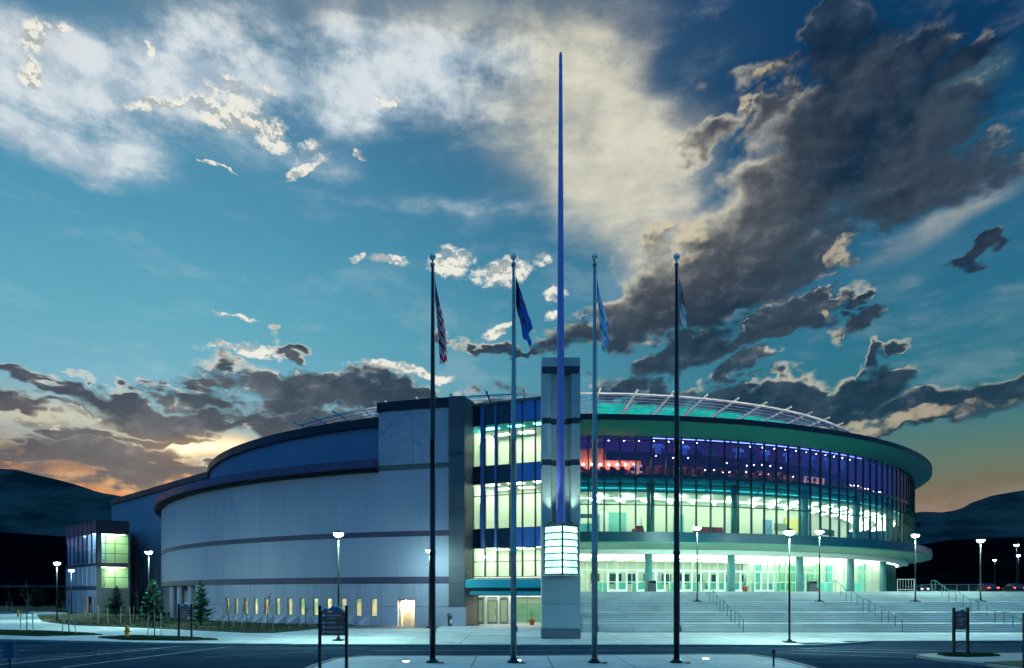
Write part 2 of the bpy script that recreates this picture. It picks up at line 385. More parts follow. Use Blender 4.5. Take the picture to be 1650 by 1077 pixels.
MT['pier_side'] = mottled('grey pier side', (0.17, 0.17, 0.15), 0.15, 0.4, 0.6, per=0.1)
MT['soffit'] = mottled('green painted soffit', (0.015, 0.19, 0.16), 0.10, 0.3, 0.6, streak=False)
MT['soffit2'] = mottled('pale green canopy soffit', (0.09, 0.29, 0.21), 0.08, 0.3, 0.6, streak=False)
MT['fascia'] = mottled('teal canopy fascia', (0.003, 0.055, 0.08), 0.10, 0.3, 0.4, streak=False, per=0.04)
MT['awning'] = mottled('turquoise awning metal', (0.02, 0.36, 0.46), 0.08, 0.5, 0.4, streak=False)
MT['white_in'] = mottled('pale interior paint', (0.68, 0.71, 0.62), 0.06, 0.4, 0.8, streak=False, spec=0.2)
MT['ceil_in'] = mottled('ceiling tile', (0.70, 0.74, 0.66), 0.05, 0.6, 0.9, streak=False, spec=0.1)
MT['plenum'] = mottled('teal bulkhead', (0.16, 0.60, 0.64), 0.08, 0.5, 0.6, streak=False)
MT['floor_in'] = mottled('interior floor', (0.30, 0.32, 0.28), 0.15, 0.8, 0.35, streak=False)
MT['floor_dark'] = mottled('dark carpet', (0.05, 0.04, 0.07), 0.2, 0.8, 0.9, streak=False)
MT['purple_in'] = mottled('purple interior wall', (0.15, 0.09, 0.28), 0.15, 0.4, 0.8, streak=False)
MT['orange_in'] = mottled('orange bar wall', (0.62, 0.26, 0.11), 0.35, 0.5, 0.7, streak=False)
MT['mullion'] = plain('dark teal mullion', (0.012, 0.050, 0.055), 0.4, 0.5)
MT['reflection_blue'] = plain('blue reflection strip', (0.10, 0.16, 0.46), 0.35, 0.4)
MT['column'] = mottled('teal round column', (0.07, 0.23, 0.23), 0.08, 0.8, 0.55, streak=False)
MT['glass'] = glass_mat('green tinted glass', (0.74, 0.92, 0.84), 0.04)
MT['glass_clear'] = glass_mat('clear glass', (0.86, 0.98, 0.88), 0.05)
MT['glass_purple'] = glass_mat('purple tinted glass', (0.52, 0.50, 0.84), 0.05)
MT['glass_teal'] = glass_mat('teal tinted glass', (0.30, 0.72, 0.74), 0.06)
MT['spandrel'] = plain('blue black spandrel glass', (0.010, 0.016, 0.040), 0.12, 0.0, 0.7)
MT['spandrel_reflect'] = plain('blue reflection spandrel', (0.06, 0.17, 0.52), 0.15, 0.1, 0.8)
MT['spandrel_reflect_light'] = plain('light blue reflection spandrel', (0.06, 0.20, 0.52), 0.15, 0.1, 0.8)
MT['door_frame'] = plain('pale green aluminium', (0.42, 0.62, 0.55), 0.4, 0.2)
MT['dark_frame'] = plain('grey green door frame', (0.16, 0.24, 0.21), 0.45, 0.2)
MT['slot'] = plain('dark slot window', (0.015, 0.03, 0.045), 0.15, 0.0, 0.7)
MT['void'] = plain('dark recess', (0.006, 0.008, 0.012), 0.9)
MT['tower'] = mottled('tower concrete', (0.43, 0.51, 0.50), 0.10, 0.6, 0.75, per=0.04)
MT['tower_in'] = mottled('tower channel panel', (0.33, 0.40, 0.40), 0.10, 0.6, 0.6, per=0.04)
MT['tower_band'] = plain('tower band', (0.035, 0.050, 0.065), 0.5)
MT['plinth'] = mottled('tower plinth stone', (0.16, 0.17, 0.19), 0.2, 1.5, 0.7, streak=False)
MT['spire'] = mottled('violet painted steel', (0.31, 0.25, 0.56), 0.06, 0.5, 0.30, metal=0.45, streak=False, per=0.0, bstr=0.02)
MT['roof'] = mottled('roof membrane', (0.10, 0.11, 0.12), 0.2, 0.3, 0.9, streak=False)
MT['white_steel'] = plain('white painted steel', (0.80, 0.77, 0.66), 0.45)
MT['louver_blue'] = plain('blue louvre', (0.34, 0.42, 0.74), 0.4, 0.3)
MT['louver_glow'] = glow_mat('turquoise backlight', (0.01, 0.60, 0.52), 0.75, 0.35)
MT['sidewalk'] = mottled('broom finished concrete', (0.54, 0.57, 0.55), 0.30, 0.55, 0.75, streak=False, per=0.06, bstr=0.3, fine=30)
MT['step'] = mottled('step concrete', (0.58, 0.60, 0.58), 0.24, 0.5, 0.8, streak=False, per=0.10, bstr=0.3, fine=30)
MT['kerb'] = mottled('kerb concrete', (0.28, 0.30, 0.30), 0.2, 0.8, 0.8, streak=False)
MT['steel_dark'] = plain('black green painted steel', (0.012, 0.022, 0.022), 0.4, 0.4)
MT['steel_rail'] = plain('green painted rail', (0.03, 0.12, 0.12), 0.4, 0.3)
MT['pole_dark'] = plain('dark bronze pole', (0.022, 0.026, 0.034), 0.35, 0.6)
MT['pole_alu'] = plain('brushed aluminium pole', (0.27, 0.32, 0.33), 0.33, 0.75)
MT['ball'] = plain('satin silver ball', (0.85, 0.85, 0.80), 0.3, 0.35)
MT['lamp'] = glow_mat('lamp lens', (0.58, 1.0, 0.86), 1250.0)
MT['lamp_mid'] = glow_mat('smaller lamp lens', (0.58, 1.0, 0.90), 420.0)
MT['lamp_far'] = glow_mat('far lamp lens', (0.80, 0.95, 1.0), 90.0)
MT['tube'] = glow_mat('fluorescent tube', (0.97, 1.0, 0.90), 45.0)
MT['line_light'] = glow_mat('continuous light line', (0.97, 1.0, 0.88), 9.0)
MT['panel_light'] = glow_mat('ceiling light panel', (0.97, 1.0, 0.88), 5.5, 0.1)
MT['panel_soft'] = glow_mat('office light panel', (1.0, 1.0, 0.90), 26.0, 0.1)
MT['purple_fill'] = glow_mat('purple fill glow', (0.50, 0.22, 1.0), 0.13, 0.15)
MT['warm_bulb'] = glow_mat('warm bulb', (1.0, 0.60, 0.26), 240.0)
MT['bulb'] = glow_mat('small spot bulb', (1.0, 0.92, 0.80), 200.0)
MT['lantern'] = glow_mat('lantern pane', (0.50, 0.98, 0.96), 1.9, 0.25)
MT['uplight'] = glow_mat('ground uplight lens', (0.95, 1.0, 0.85), 40.0)
MT['red'] = plain('red upholstery', (0.50, 0.03, 0.05), 0.7)
MT['terracotta'] = mottled('terracotta', (0.46, 0.14, 0.07), 0.2, 3, 0.8, streak=False)
MT['hydrant'] = mottled('yellow hydrant paint', (0.62, 0.27, 0.03), 0.15, 4, 0.5, streak=False)
MT['bin'] = mottled('dark pebble bin', (0.05, 0.06, 0.07), 0.3, 12, 0.8, streak=False)
MT['paper'] = plain('white notice', (0.75, 0.75, 0.75), 0.7)
MT['sign_brown'] = plain('brown sign enamel', (0.30, 0.085, 0.065), 0.5)
MT['sign_blue'] = plain('blue sign enamel', (0.02, 0.15, 0.26), 0.4)
MT['sign_snow'] = plain('white sign enamel', (0.72, 0.76, 0.78), 0.5)
MT['bark'] = mottled('bark', (0.10, 0.085, 0.07), 0.3, 6, 0.9, streak=False)
MT['stake'] = mottled('pale timber stake', (0.36, 0.34, 0.27), 0.2, 5, 0.8, streak=False)
MT['fence_white'] = plain('galvanised barrier', (0.45, 0.47, 0.46), 0.4, 0.4)
MT['panel_blue'] = plain('dark blue sign enamel', (0.02, 0.09, 0.17), 0.5)
MT['car_dark'] = plain('dark car paint', (0.05, 0.03, 0.07), 0.2, 0.3)
MT['car_light'] = plain('silver car paint', (0.10, 0.11, 0.14), 0.25, 0.4)
MT['tyre'] = plain('rubber', (0.02, 0.02, 0.02), 0.9)
MT['tail'] = glow_mat('tail lamp', (1.0, 0.08, 0.03), 5.0)
MT['head'] = glow_mat('head lamp', (1.0, 0.85, 0.55), 9.0)
MT['jersey'] = plain('light blue jersey', (0.30, 0.72, 0.98), 0.8)
MT['jersey_dark'] = plain('dark purple jersey', (0.09, 0.06, 0.26), 0.8)
MT['jersey_olive'] = plain('olive jersey', (0.12, 0.24, 0.16), 0.8)
MT['poster'] = plain('poster white', (0.85, 0.88, 0.86), 0.6)
MT['poster_blue'] = mottled('poster blue', (0.25, 0.50, 0.80), 0.3, 1.5, 0.6, streak=False)
MT['yellow'] = plain('mural yellow', (0.70, 0.62, 0.18), 0.7)
MT['teal_door'] = mottled('teal door leaf', (0.16, 0.48, 0.46), 0.1, 1, 0.6, streak=False)
MT['wood'] = mottled('timber seat', (0.25, 0.08, 0.04), 0.2, 4, 0.6, streak=False)

def foliage_mat(name, c1, c2):
    m, t = new_mat(name); co = obj_co(t)
    f = sstep(noise(co, 3.5, 3, dims='3D'), 0.35, 0.65)
    surf(t, mix(f, c1, c2), 0.7, spec=0.25)
    return m
MT['needles'] = foliage_mat('conifer needles', (0.012, 0.10, 0.06, 1), (0.05, 0.26, 0.13, 1))
MT['needles_dark'] = foliage_mat('dark conifer needles', (0.006, 0.035, 0.028, 1), (0.018, 0.08, 0.055, 1))
MT['leaf'] = foliage_mat('pot plant leaves', (0.03, 0.14, 0.06, 1), (0.12, 0.30, 0.12, 1))
MT['grass'] = foliage_mat('grass blades', (0.018, 0.045, 0.015, 1), (0.05, 0.085, 0.025, 1))

def ground_mats():
    m, t = new_mat('asphalt'); co = obj_co(t)
    n1 = noise(co, 0.25, 5, 0.6, dims='3D'); n2 = noise(co, 40.0, 3, 0.7, dims='3D')
    tracks = noise(vmath('MULTIPLY', co, (0.03, 1.4, 1)), 1.0, 4, 0.6, dims='3D')       # worn along the way the cars go
    f = mad(tracks, 0.5, mad(n2, 0.15, mul(n1, 0.35)))
    col = mix(sstep(f, 0.38, 0.62), (0.026, 0.048, 0.072, 1), (0.050, 0.085, 0.115, 1))
    surf(t, col, sstep(tracks, .35, .65, .6, .85, 'LINEAR'), 0.0, n2, 0.35, 0.01, 0.0)
    MT['asphalt'] = m
    m, t = new_mat('mulch'); co = obj_co(t)
    f = sstep(mad(noise(co, 9.0, 5, 0.7, dims='3D'), 0.6, mul(noise(co, 0.6, 3, dims='3D'), 0.4)), .35, .65)
    surf(t, mix(f, (0.035, 0.030, 0.018, 1), (0.10, 0.10, 0.045, 1)), 0.95, bump=f, bstr=0.6, bdist=0.05)
    MT['mulch'] = m
    m, t = new_mat('lawn soil'); co = obj_co(t)
    f = sstep(noise(co, 2.0, 5, 0.7, dims='3D'), .35, .65)
    surf(t, mix(f, (0.020, 0.045, 0.014, 1), (0.055, 0.080, 0.025, 1)), 0.95, bump=f, bstr=0.5, bdist=0.04)
    MT['lawn'] = m
    m, t = new_mat('far hillside'); co = obj_co(t)
    n1 = noise(co, 0.004, 8, 0.62, dims='3D')
    surf(t, mix(sstep(n1, .38, .62), (0.012, 0.032, 0.042, 1), (0.062, 0.088, 0.085, 1)), 1.0, spec=0.0)
    MT['hill'] = m
    m, t = new_mat('wooded foothill'); co = obj_co(t)
    surf(t, mix(sstep(noise(co, 0.02, 6, 0.6, dims='3D'), .35, .65), (0.001, 0.0015, 0.003, 1), (0.0035, 0.0045, 0.007, 1)), 1.0, spec=0.0)
    MT['foothill'] = m
    m, t = new_mat('road paint'); co = obj_co(t)
    f = sstep(noise(co, 7.0, 5, 0.7, dims='3D'), .40, .58)
    surf(t, mix(f, (0.16, 0.18, 0.19, 1), (0.60, 0.62, 0.62, 1)), 0.6)
    MT['paint'] = m
ground_mats()

# ================================================================== mesh helpers
class MB:
    def __init__(s): s.v = []; s.f = []; s.m = []
    def quad(s, a, b, c, d, mi=0):
        n = len(s.v); s.v += [tuple(a), tuple(b), tuple(c), tuple(d)]; s.f.append((n, n+1, n+2, n+3)); s.m.append(mi); return s
    def hexa(s, p, mi=0):                     # p: 4 lower corners then 4 upper, counter-clockwise from above
        n = len(s.v); s.v += [tuple(q) for q in p]
        for f in ((3,2,1,0), (4,5,6,7), (0,1,5,4), (1,2,6,5), (2,3,7,6), (3,0,4,7)):
            s.f.append(tuple(n+i for i in f)); s.m.append(mi)
        return s
    def box(s, x0, x1, y0, y1, z0, z1, mi=0):
        return s.hexa([(x0,y0,z0),(x1,y0,z0),(x1,y1,z0),(x0,y1,z0),(x0,y0,z1),(x1,y0,z1),(x1,y1,z1),(x0,y1,z1)], mi)
    def prism(s, poly, z0, z1, mi=0):
        n = len(s.v); k = len(poly)
        ar = sum(poly[i][0]*poly[(i+1)%k][1]-poly[(i+1)%k][0]*poly[i][1] for i in range(k))
        if ar < 0: poly = poly[::-1]
        s.v += [(x, y, z0) for x, y in poly] + [(x, y, z1) for x, y in poly]
        s.f.append(tuple(n+k+i for i in range(k))); s.f.append(tuple(n+i for i in reversed(range(k)))); s.m += [mi, mi]
        for i in range(k):
            j = (i+1) % k; s.f.append((n+i, n+j, n+k+j, n+k+i)); s.m.append(mi)
        return s
    def tube(s, pts, r, n=8, mi=0, caps=True):
        pts = [Vector(p) for p in pts]; rs = r if isinstance(r, (list, tuple)) else [r]*len(pts)
        base = len(s.v); up = None
        for i, p in enumerate(pts):
            d = (pts[min(i+1, len(pts)-1)] - pts[max(i-1, 0)]).normalized()
            if up is None: up = Vector((0, 0, 1)) if abs(d.z) < 0.9 else Vector((1, 0, 0))
            a = d.cross(up).normalized(); b = a.cross(d).normalized(); up = b
            for k in range(n):
                t = 2*math.pi*k/n; s.v.append(tuple(p + (a*math.cos(t) + b*math.sin(t))*rs[i]))
        for i in range(len(pts)-1):
            for k in range(n):
                k2 = (k+1) % n
                s.f.append((base+i*n+k2, base+i*n+k, base+(i+1)*n+k, base+(i+1)*n+k2)); s.m.append(mi)
        if caps:
            s.f.append(tuple(base+k for k in range(n))); s.f.append(tuple(base+(len(pts)-1)*n+k for k in reversed(range(n)))); s.m += [mi, mi]
        return s
    def lathe(s, prof, n=16, at=(0, 0, 0), mi=0):     # prof: (radius, z) from bottom to top
        base = len(s.v)
        for r, z in prof:
            for k in range(n):
                t = 2*math.pi*k/n; s.v.append((at[0]+r*math.cos(t), at[1]+r*math.sin(t), at[2]+z))
        for i in range(len(prof)-1):
            for k in range(n):
                k2 = (k+1) % n
                s.f.append((base+i*n+k, base+i*n+k2, base+(i+1)*n+k2, base+(i+1)*n+k)); s.m.append(mi)
        if prof[0][0] > 1e-4: s.f.append(tuple(base+k for k in reversed(range(n)))); s.m.append(mi)
        if prof[-1][0] > 1e-4: s.f.append(tuple(base+(len(prof)-1)*n+k for k in range(n))); s.m.append(mi)
        return s
    def mesh(s, name, mats, smooth=False):
        me = bpy.data.meshes.new(name); me.from_pydata(s.v, [], s.f)
        for m in (mats if isinstance(mats, (list, tuple)) else [mats]): me.materials.append(MT[m])
        if any(s.m): me.polygons.foreach_set('material_index', s.m)
        if smooth: me.polygons.foreach_set('use_smooth', [True]*len(me.polygons))
        me.update(); return me
    def build(s, name, mats, parent=None, loc=None, rot=0.0, smooth=False):
        return place(s.mesh(name, mats, smooth), name, parent, loc, rot)
def place(me, name, parent=None, loc=None, rot=0.0):
    o = bpy.data.objects.new(name, me); C.objects.link(o)
    if parent is not None: o.parent = parent
    if loc is not None: o.location = loc
    if rot: o.rotation_euler = (0, 0, rot)
    return o
def tag(o, label=None, cat=None, group=None, kind=None):
    if label: o['label'] = label
    if cat: o['category'] = cat
    if group: o['group'] = group
    if kind: o['kind'] = kind
    return o
def thing(name, label, cat, loc=(0, 0, 0), rot=0.0, group=None):
    o = bpy.data.objects.new(name, None); C.objects.link(o); o.empty_display_size = 0.3
    o.location = loc; o.rotation_euler = (0, 0, rot)
    return tag(o, label, cat, group)
def dup(src, loc, rot=0.0, label=None, group=None, parent=None):
    r = src.copy(); C.objects.link(r); r.location = loc; r.rotation_euler = (0, 0, rot)
    if parent is not None: r.parent = parent
    if label: r['label'] = label
    if group: r['group'] = group
    for ch in list(src.children):
        c = ch.copy(); C.objects.link(c); c.parent = r
        for g in list(ch.children):
            d = g.copy(); C.objects.link(d); d.parent = c
    return r

# the arena is laid out on circles about one centre; angles run from the line to the forecourt, right positive
CX, CY, A0 = 6.5, 111.6, math.radians(3.33)
def pol(R, phi, z=None):
    t = math.radians(phi) - A0
    p = (CX + R*math.sin(t), CY - R*math.cos(t))
    return p if z is None else (p[0], p[1], z)
def arc(mb, R0, R1, p0, p1, z0, z1, n=None, z0i=None, z1i=None, mi=0, ends=True):
    """ring piece: R0 inner, R1 outer; z0i/z1i are the heights at the inner side"""
    n = n or max(1, int(abs(p1-p0)/1.6)+1)
    z0i = z0 if z0i is None else z0i; z1i = z1 if z1i is None else z1i
    b = len(mb.v)
    for i in range(n+1):
        p = p0+(p1-p0)*i/n
        mb.v += [pol(R1, p, z0), pol(R1, p, z1), pol(R0, p, z1i), pol(R0, p, z0i)]
    for i in range(n):
        a, c = b+4*i, b+4*i+4
        for j in range(4):
            k = (j+1) % 4
            mb.f.append((a+j, c+j, c+k, a+k)); mb.m.append(mi)
    if ends:
        mb.f.append((b, b+1, b+2, b+3)); mb.f.append((b+4*n+3, b+4*n+2, b+4*n+1, b+4*n)); mb.m += [mi, mi]
    return mb
def lit_window_mat(name, c1, c2, s):
    m, t = new_mat(name); co = obj_co(t)
    e = t.nodes.new('ShaderNodeEmission')
    f = sstep(noise(vmath('MULTIPLY', co, (1.5, 1.5, 0.7)), 1.1, 2, dims='3D'), .4, .6)
    put(e.inputs[0], mix(f, c1, c2)); put(e.inputs[1], mul(sstep(obj_rand(t), 0, 1, 0.6, 1.25, 'LINEAR'), s))
    gl = t.nodes.new('ShaderNodeBsdfGlossy'); gl.inputs[0].default_value = (.2, .2, .2, 1); gl.inputs['Roughness'].default_value = .1
    ad = t.nodes.new('ShaderNodeAddShader'); t.links.new(e.outputs[0], ad.inputs[0]); t.links.new(gl.outputs[0], ad.inputs[1])
    o = t.nodes.new('ShaderNodeOutputMaterial'); t.links.new(ad.outputs[0], o.inputs[0])
    return m
MT['win_warm'] = lit_window_mat('lit window with blind', (0.30, 0.50, 0.26, 1), (0.90, 0.76, 0.38, 1), 1.05)
MT['niche'] = mottled('warm white render', (0.72, 0.62, 0.48), 0.06, 1, 0.8, streak=False)
MT['niche_door'] = plain('cream door', (0.62, 0.50, 0.36), 0.5)
MT['niche_lamp'] = glow_mat('doorway lamp', (1.0, 0.80, 0.52), 230.0)
MT['wall_up'] = mottled('upper precast concrete', (0.22, 0.26, 0.40), 0.08, 0.12, 0.8, per=0.04)
MT['bay_wall'] = mottled('cream interior wall', (0.80, 0.82, 0.72), 0.06, 0.8, 0.8, streak=False)
MT['glass_teal2'] = glass_mat('green shop glass', (0.62, 0.88, 0.74), 0.06)
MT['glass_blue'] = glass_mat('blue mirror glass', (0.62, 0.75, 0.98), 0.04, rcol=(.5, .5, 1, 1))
MT['annex_wall'] = mottled('pale green annex wall', (0.62, 0.76, 0.52), 0.06, 0.8, 0.8, streak=False)
MT['panel_annex'] = glow_mat('annex light panel', (0.86, 1.0, 0.68), 18.0, 0.1)
MT['bar_glow'] = glow_mat('lit amber panel', (1.0, 0.55, 0.22), 1.6, 0.4)
MT['cabinet'] = plain('pale blue cabinet paint', (0.10, 0.22, 0.32), 0.5)
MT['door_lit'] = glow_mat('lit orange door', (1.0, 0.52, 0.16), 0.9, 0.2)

MT['jersey_fill'] = glow_mat('blue white track light', (0.35, 0.60, 1.0), 9.0)
MT['added_header_fill'] = glow_mat('cove tube', (0.35, 1.0, 0.95), 2.2)
MT['annex_blue'] = mottled('pale blue annex partition', (0.50, 0.66, 0.80), 0.06, 0.8, 0.8, streak=False)

# ================================================================== ground and setting
def ground_pt(x, y):                          # a point on the flat forecourt, from the surveyed plan
    Y = EYE*F_PX/(y-YH); return ((x-825)/F_PX*Y, Y)
def gpoly(*pts): return [ground_pt(x, y) for x, y in pts]
def setting(name, mb, mats): return tag(mb.build(name, mats), kind='structure')

setting('ground', MB().prism([(-9000, -60), (9000, -60), (9000, 9000), (-9000, 9000)], -1.0, -0.02), 'foothill')
setting('road', MB().prism([(-160, -30), (140, -30), (140, 60), (-160, 110)], -0.6, 0.0), 'asphalt')

# forecourt and pavements: 12 cm above the road
fore = setting('forecourt', MB().prism([(-9, 38.0), (62, 38.3), (62, 70), (-30, 75), (-40, 58), (-24, 41.5), (-14, 38.4)], -0.3, 0.085), 'joint')
kerb = MB()
kline = [(-95, 49.0), (-62, 42.0), (-46, 41.2), (-30, 39.4), (-24, 37.9), (-19, 36.4), (-10, 35.4), (0, 35.2), (10.5, 35.2), (15.2, 34.9), (17.6, 36.0), (20.5, 38.0), (30, 38.3), (62, 38.3)]
for (xa, ya), (xb, yb) in zip(kline, kline[1:]):
    d = Vector((xb-xa, yb-ya)).normalized(); nn = Vector((-d.y, d.x))*0.18
    n_ = max(1, int(math.hypot(xb-xa, yb-ya)/3.0))
    for i in range(n_):
        t0, t1 = i/n_, (i+1)/n_-0.004
        a = (xa+(xb-xa)*t0, ya+(yb-ya)*t0); b = (xa+(xb-xa)*t1, ya+(yb-ya)*t1)
        MB().prism([a, b, (b[0]+nn.x, b[1]+nn.y), (a[0]+nn.x, a[1]+nn.y)], -0.05, 0.13).build('kerb_stone', 'kerb', fore)
def clip_x(yy, pts=kline):
    return None
def front_y(x):
    for (xa, ya), (xb, yb) in zip(kline, kline[1:]):
        if xa <= x <= xb: return ya+(yb-ya)*(x-xa)/(xb-xa)
    return 38.3
G = 0.02
xs = [-15+3.05*i for i in range(26)]
for xa in xs:
    xb = xa+3.05
    f0 = max(front_y(xa), front_y(xb))+0.20
    ymax = 46.3 if xa > 4.0 else (60.5 if xa > -4 else 56.2)
    rows = [f0] + [38.6+2.6*k for k in range(1, 12) if f0+0.9 < 38.6+2.6*k < ymax-0.5] + [ymax]
    for ya, yb in zip(rows, rows[1:]):
        if xa < -6 and yb > 54: continue
        MB().prism([(xa+G, ya+G), (xb-G, ya+G), (xb-G, yb-G), (xa+G, yb-G)], 0.02, 0.12+random.uniform(-.003, .003)).build('paving_slab', 'sidewalk', fore)
path = MB()
path.prism([(-95, 49.2), (-62, 42.2), (-46, 41.4), (-30, 39.6), (-24, 38.1), (-19, 36.6), (-15.05, 36.1), (-15.05, 47), (-15.05, 58), (-30, 72), (-48, 84), (-60, 92.5), (-73, 104), (-100, 108), (-150, 100), (-150, 60)], -0.3, 0.115)
setting('pavement', path, 'sidewalk')

# planted bed along the curved wall, verges and the far lawn
def sheet(name, poly, z0, z1, mat): return setting(name, MB().prism(poly, z0, z1), mat)
bed_poly = gpoly((67,1003),(85,1006),(120,1010),(205,1013.5),(300,1018),(400,1023),(440,1023),(485,1019),(520,1015),(560,1012.5)) + [(-13.5, 57.2), (-22, 60.2), (-31, 67.5), (-41, 78), (-46, 84.5), (-57.5, 93.6), (-60, 92.6), (-61, 86)]
sheet('planting_bed', bed_poly, -0.1, 0.155, 'mulch')
v1 = gpoly((-260,1018),(0,1018.5),(70,1020),(130,1023),(166,1026),(130,1027),(60,1028.5),(0,1026.5),(-260,1027))
v2 = gpoly((158,1031),(215,1028),(300,1030.5),(352,1034.5),(300,1036),(200,1035))
sheet('verge', v1, 0.0, 0.15, 'lawn'); sheet('verge', v2, 0.0, 0.15, 'lawn')
sheet('service_road', [(-150, 72), (-92, 78), (-73, 86), (-66, 92), (-70, 97), (-150, 97)], 0.0, 0.125, 'asphalt')
sheet('far_lawn', [(-260, 101), (-72, 99), (-64, 112), (-64, 150), (-260, 150)], -0.2, 0.13, 'lawn')

# island with the flagpoles, right hand island with the small sign
isl = gpoly((506,1077),(542,1065.5),(585,1061.5),(820,1061.5),(1130,1058.5),(1211,1059),(1254,1066),(1296,1077),(1500,1140),(1500,1320),(300,1320),(380,1140))
island = setting('flagpole_island', MB().prism(isl, -0.2, 0.085), 'joint')
icx = [-13.5+3.0*i for i in range(12)]
def inside(p, poly):
    c = False; k = len(poly)
    for i in range(k):
        (xa, ya), (xb, yb) = poly[i], poly[i-1]
        if (ya > p[1]) != (yb > p[1]) and p[0] < (xb-xa)*(p[1]-ya)/(yb-ya)+xa: c = not c
    return c
def clip_poly(poly, x0, x1, y0, y1):
    def cut(P, f, g):
        out = []
        for i in range(len(P)):
            a, b = P[i-1], P[i]
            fa, fb = f(a), f(b)
            if (fa >= 0) != (fb >= 0):
                t = fa/(fa-fb); out.append((a[0]+(b[0]-a[0])*t, a[1]+(b[1]-a[1])*t))
            if fb >= 0: out.append(b)
        return out
    for f in (lambda p: p[0]-x0, lambda p: x1-p[0], lambda p: p[1]-y0, lambda p: y1-p[1]):
        poly = cut(poly, f, None)
        if len(poly) < 3: return None
    return poly
icn = (sum(p[0] for p in isl)/len(isl), sum(p[1] for p in isl)/len(isl))
isl_in = [(p[0]+(icn[0]-p[0])*0.02, p[1]+(icn[1]-p[1])*0.02) for p in isl]
for xa in icx:
    for ya in [9+3.0*k for k in range(8)]:
        q = clip_poly(isl_in, xa+G, xa+3.0-G, ya+G, ya+3.0-G)
        if q and abs(sum(q[i-1][0]*q[i][1]-q[i][0]*q[i-1][1] for i in range(len(q)))) > 0.4:
            MB().prism(q, 0.03, 0.12+random.uniform(-.003, .003)).build('paving_slab', 'sidewalk', island)
kb = MB()
for a, b in zip(isl, isl[1:]+isl[:1]):
    d = (Vector(b)-Vector(a)); 
    if d.length < 0.3: continue
    n_ = max(1, int(d.length/3)); d.normalize(); nn = Vector((-d.y, d.x))*0.09
    for i in range(n_):
        p = Vector(a)+(Vector(b)-Vector(a))*(i/n_); q = Vector(a)+(Vector(b)-Vector(a))*((i+0.995)/n_)
        MB().prism([tuple(p-nn), tuple(q-nn), tuple(q+nn), tuple(p+nn)], -0.05, 0.135).build('kerb_stone', 'kerb', island)
ri = gpoly((1476,1060),(1500,1057.5),(1540,1056),(1600,1057),(1760,1055),(1900,1080),(1700,1092),(1590,1074),(1530,1068))
sheet('median_island', ri, -0.2, 0.12, 'kerb')
sheet('median_grass', gpoly((1510,1059.5),(1545,1058),(1600,1059.5),(1612,1062),(1560,1063.5),(1525,1062.5)), 0.05, 0.15, 'lawn')
sheet('median_grass', gpoly((1585,1073),(1660,1070),(1800,1070),(1760,1083),(1640,1080)), 0.05, 0.15, 'lawn')

# road paint: the two long stripes and the hatching of the crossing at the left, lane lines at the right
def stripe(a, b, w, name='road_marking'):
    a, b = Vector(ground_pt(*a)), Vector(ground_pt(*b)); d = (b-a).normalized(); nn = Vector((-d.y, d.x))*w/2
    z = 0.004
    mb = MB().quad((*(a-nn), z), (*(b-nn), z), (*(b+nn), z), (*(a+nn), z))
    return mb
rm = [stripe((375,1041.5),(100,1076),.12), stripe((300,1040.5),(-60,1078),.12)]
for k in range(7):
    t = k/7.0
    rm.append(stripe((260-40*k, 1044+4.2*k), (150-50*k, 1049.5+4.3*k), .07))
for k in range(5):
    rm.append(stripe((-100, 1036+7.0*k), (90-20*k, 1033.5+7.2*k), .08))
rm += [stripe((1275,1048),(1500,1053.5),.10), stripe((1290,1045.5),(1560,1049.5),.08), stripe((1250,1052),(1470,1060),.07)]
rm += [stripe((330,1059),(505,1050),.07), stripe((600,1049),(1120,1047.5),.06)]
for mb in rm: tag(mb.build('road_marking', 'paint'), kind='structure')

# hills: far ridge left and right of the arena, black wooded foothill in front
def ridge(name, prof, Yd, mat, depth, base=-5, nx=220, rough=20, seed=0):
    """prof: outline of the crest as bearing and height; the slope comes down towards the arena"""
    rnd = random.Random(seed); mb = MB(); xs_ = [p[0] for p in prof]; ys_ = [p[1] for p in prof]
    from mathutils import noise as mn
    ny = 14; rows = []
    for j in range(ny+1):
        t = j/ny; row = []
        for i in range(nx+1):
            px = xs_[0]+(xs_[-1]-xs_[0])*i/nx
            for k in range(len(xs_)-1):
                if xs_[k] <= px <= xs_[k+1]:
                    u = (px-xs_[k])/(xs_[k+1]-xs_[k]); hy = ys_[k]+(ys_[k+1]-ys_[k])*u; break
            Yc = Yd - depth*t
            H = EYE+(YH-hy)/F_PX*Yd
            X = (px-825)/F_PX*Yd
            nz = mn.fractal(Vector((X*0.0016, Yc*0.0016, seed)), 0.9, 2.1, 6)
            z = base+(H-base)*(1-t)**1.25 + nz*rough*(0.25+1.6*t*(1-t)*2)
            row.append((X, Yc, max(z, base) if j < ny else base))
        rows.append(row)
    for r in rows: mb.v += r
    w = nx+1
    for j in range(ny):
        for i in range(nx):
            a = j*w+i; mb.f.append((a+w, a+w+1, a+1, a)); mb.m.append(0)
    # the far side goes down again
    b = len(mb.v); mb.v += [(p[0]*1.15, p[1]+depth*0.8, base) for p in rows[0]]
    for i in range(nx): mb.f.append((i, i+1, b+i+1, b+i)); mb.m.append(0)
    return tag(mb.build(name, mat, smooth=True), kind='structure')
ridge('hills', [(-900,800),(-400,745),(-150,748),(0,755),(28,756),(60,764),(100,773),(135,784),(160,794),(180,797),(230,808),(320,830),(520,860),(800,880),(1300,860),(1440,835),(1480,824),(1520,826),(1545,822),(1563,811),(1600,798),(1650,789),(1750,770),(2100,760),(2600,800)], 3200, 'hill', 1500, rough=26, seed=3)
ridge('wooded_foothill', [(-900,855),(0,858),(60,862),(140,868),(200,878),(600,915),(1300,915),(1450,885),(1520,872),(1600,868),(1800,862),(2600,860)], 1100, 'foothill', 500, nx=260, rough=5, seed=8)

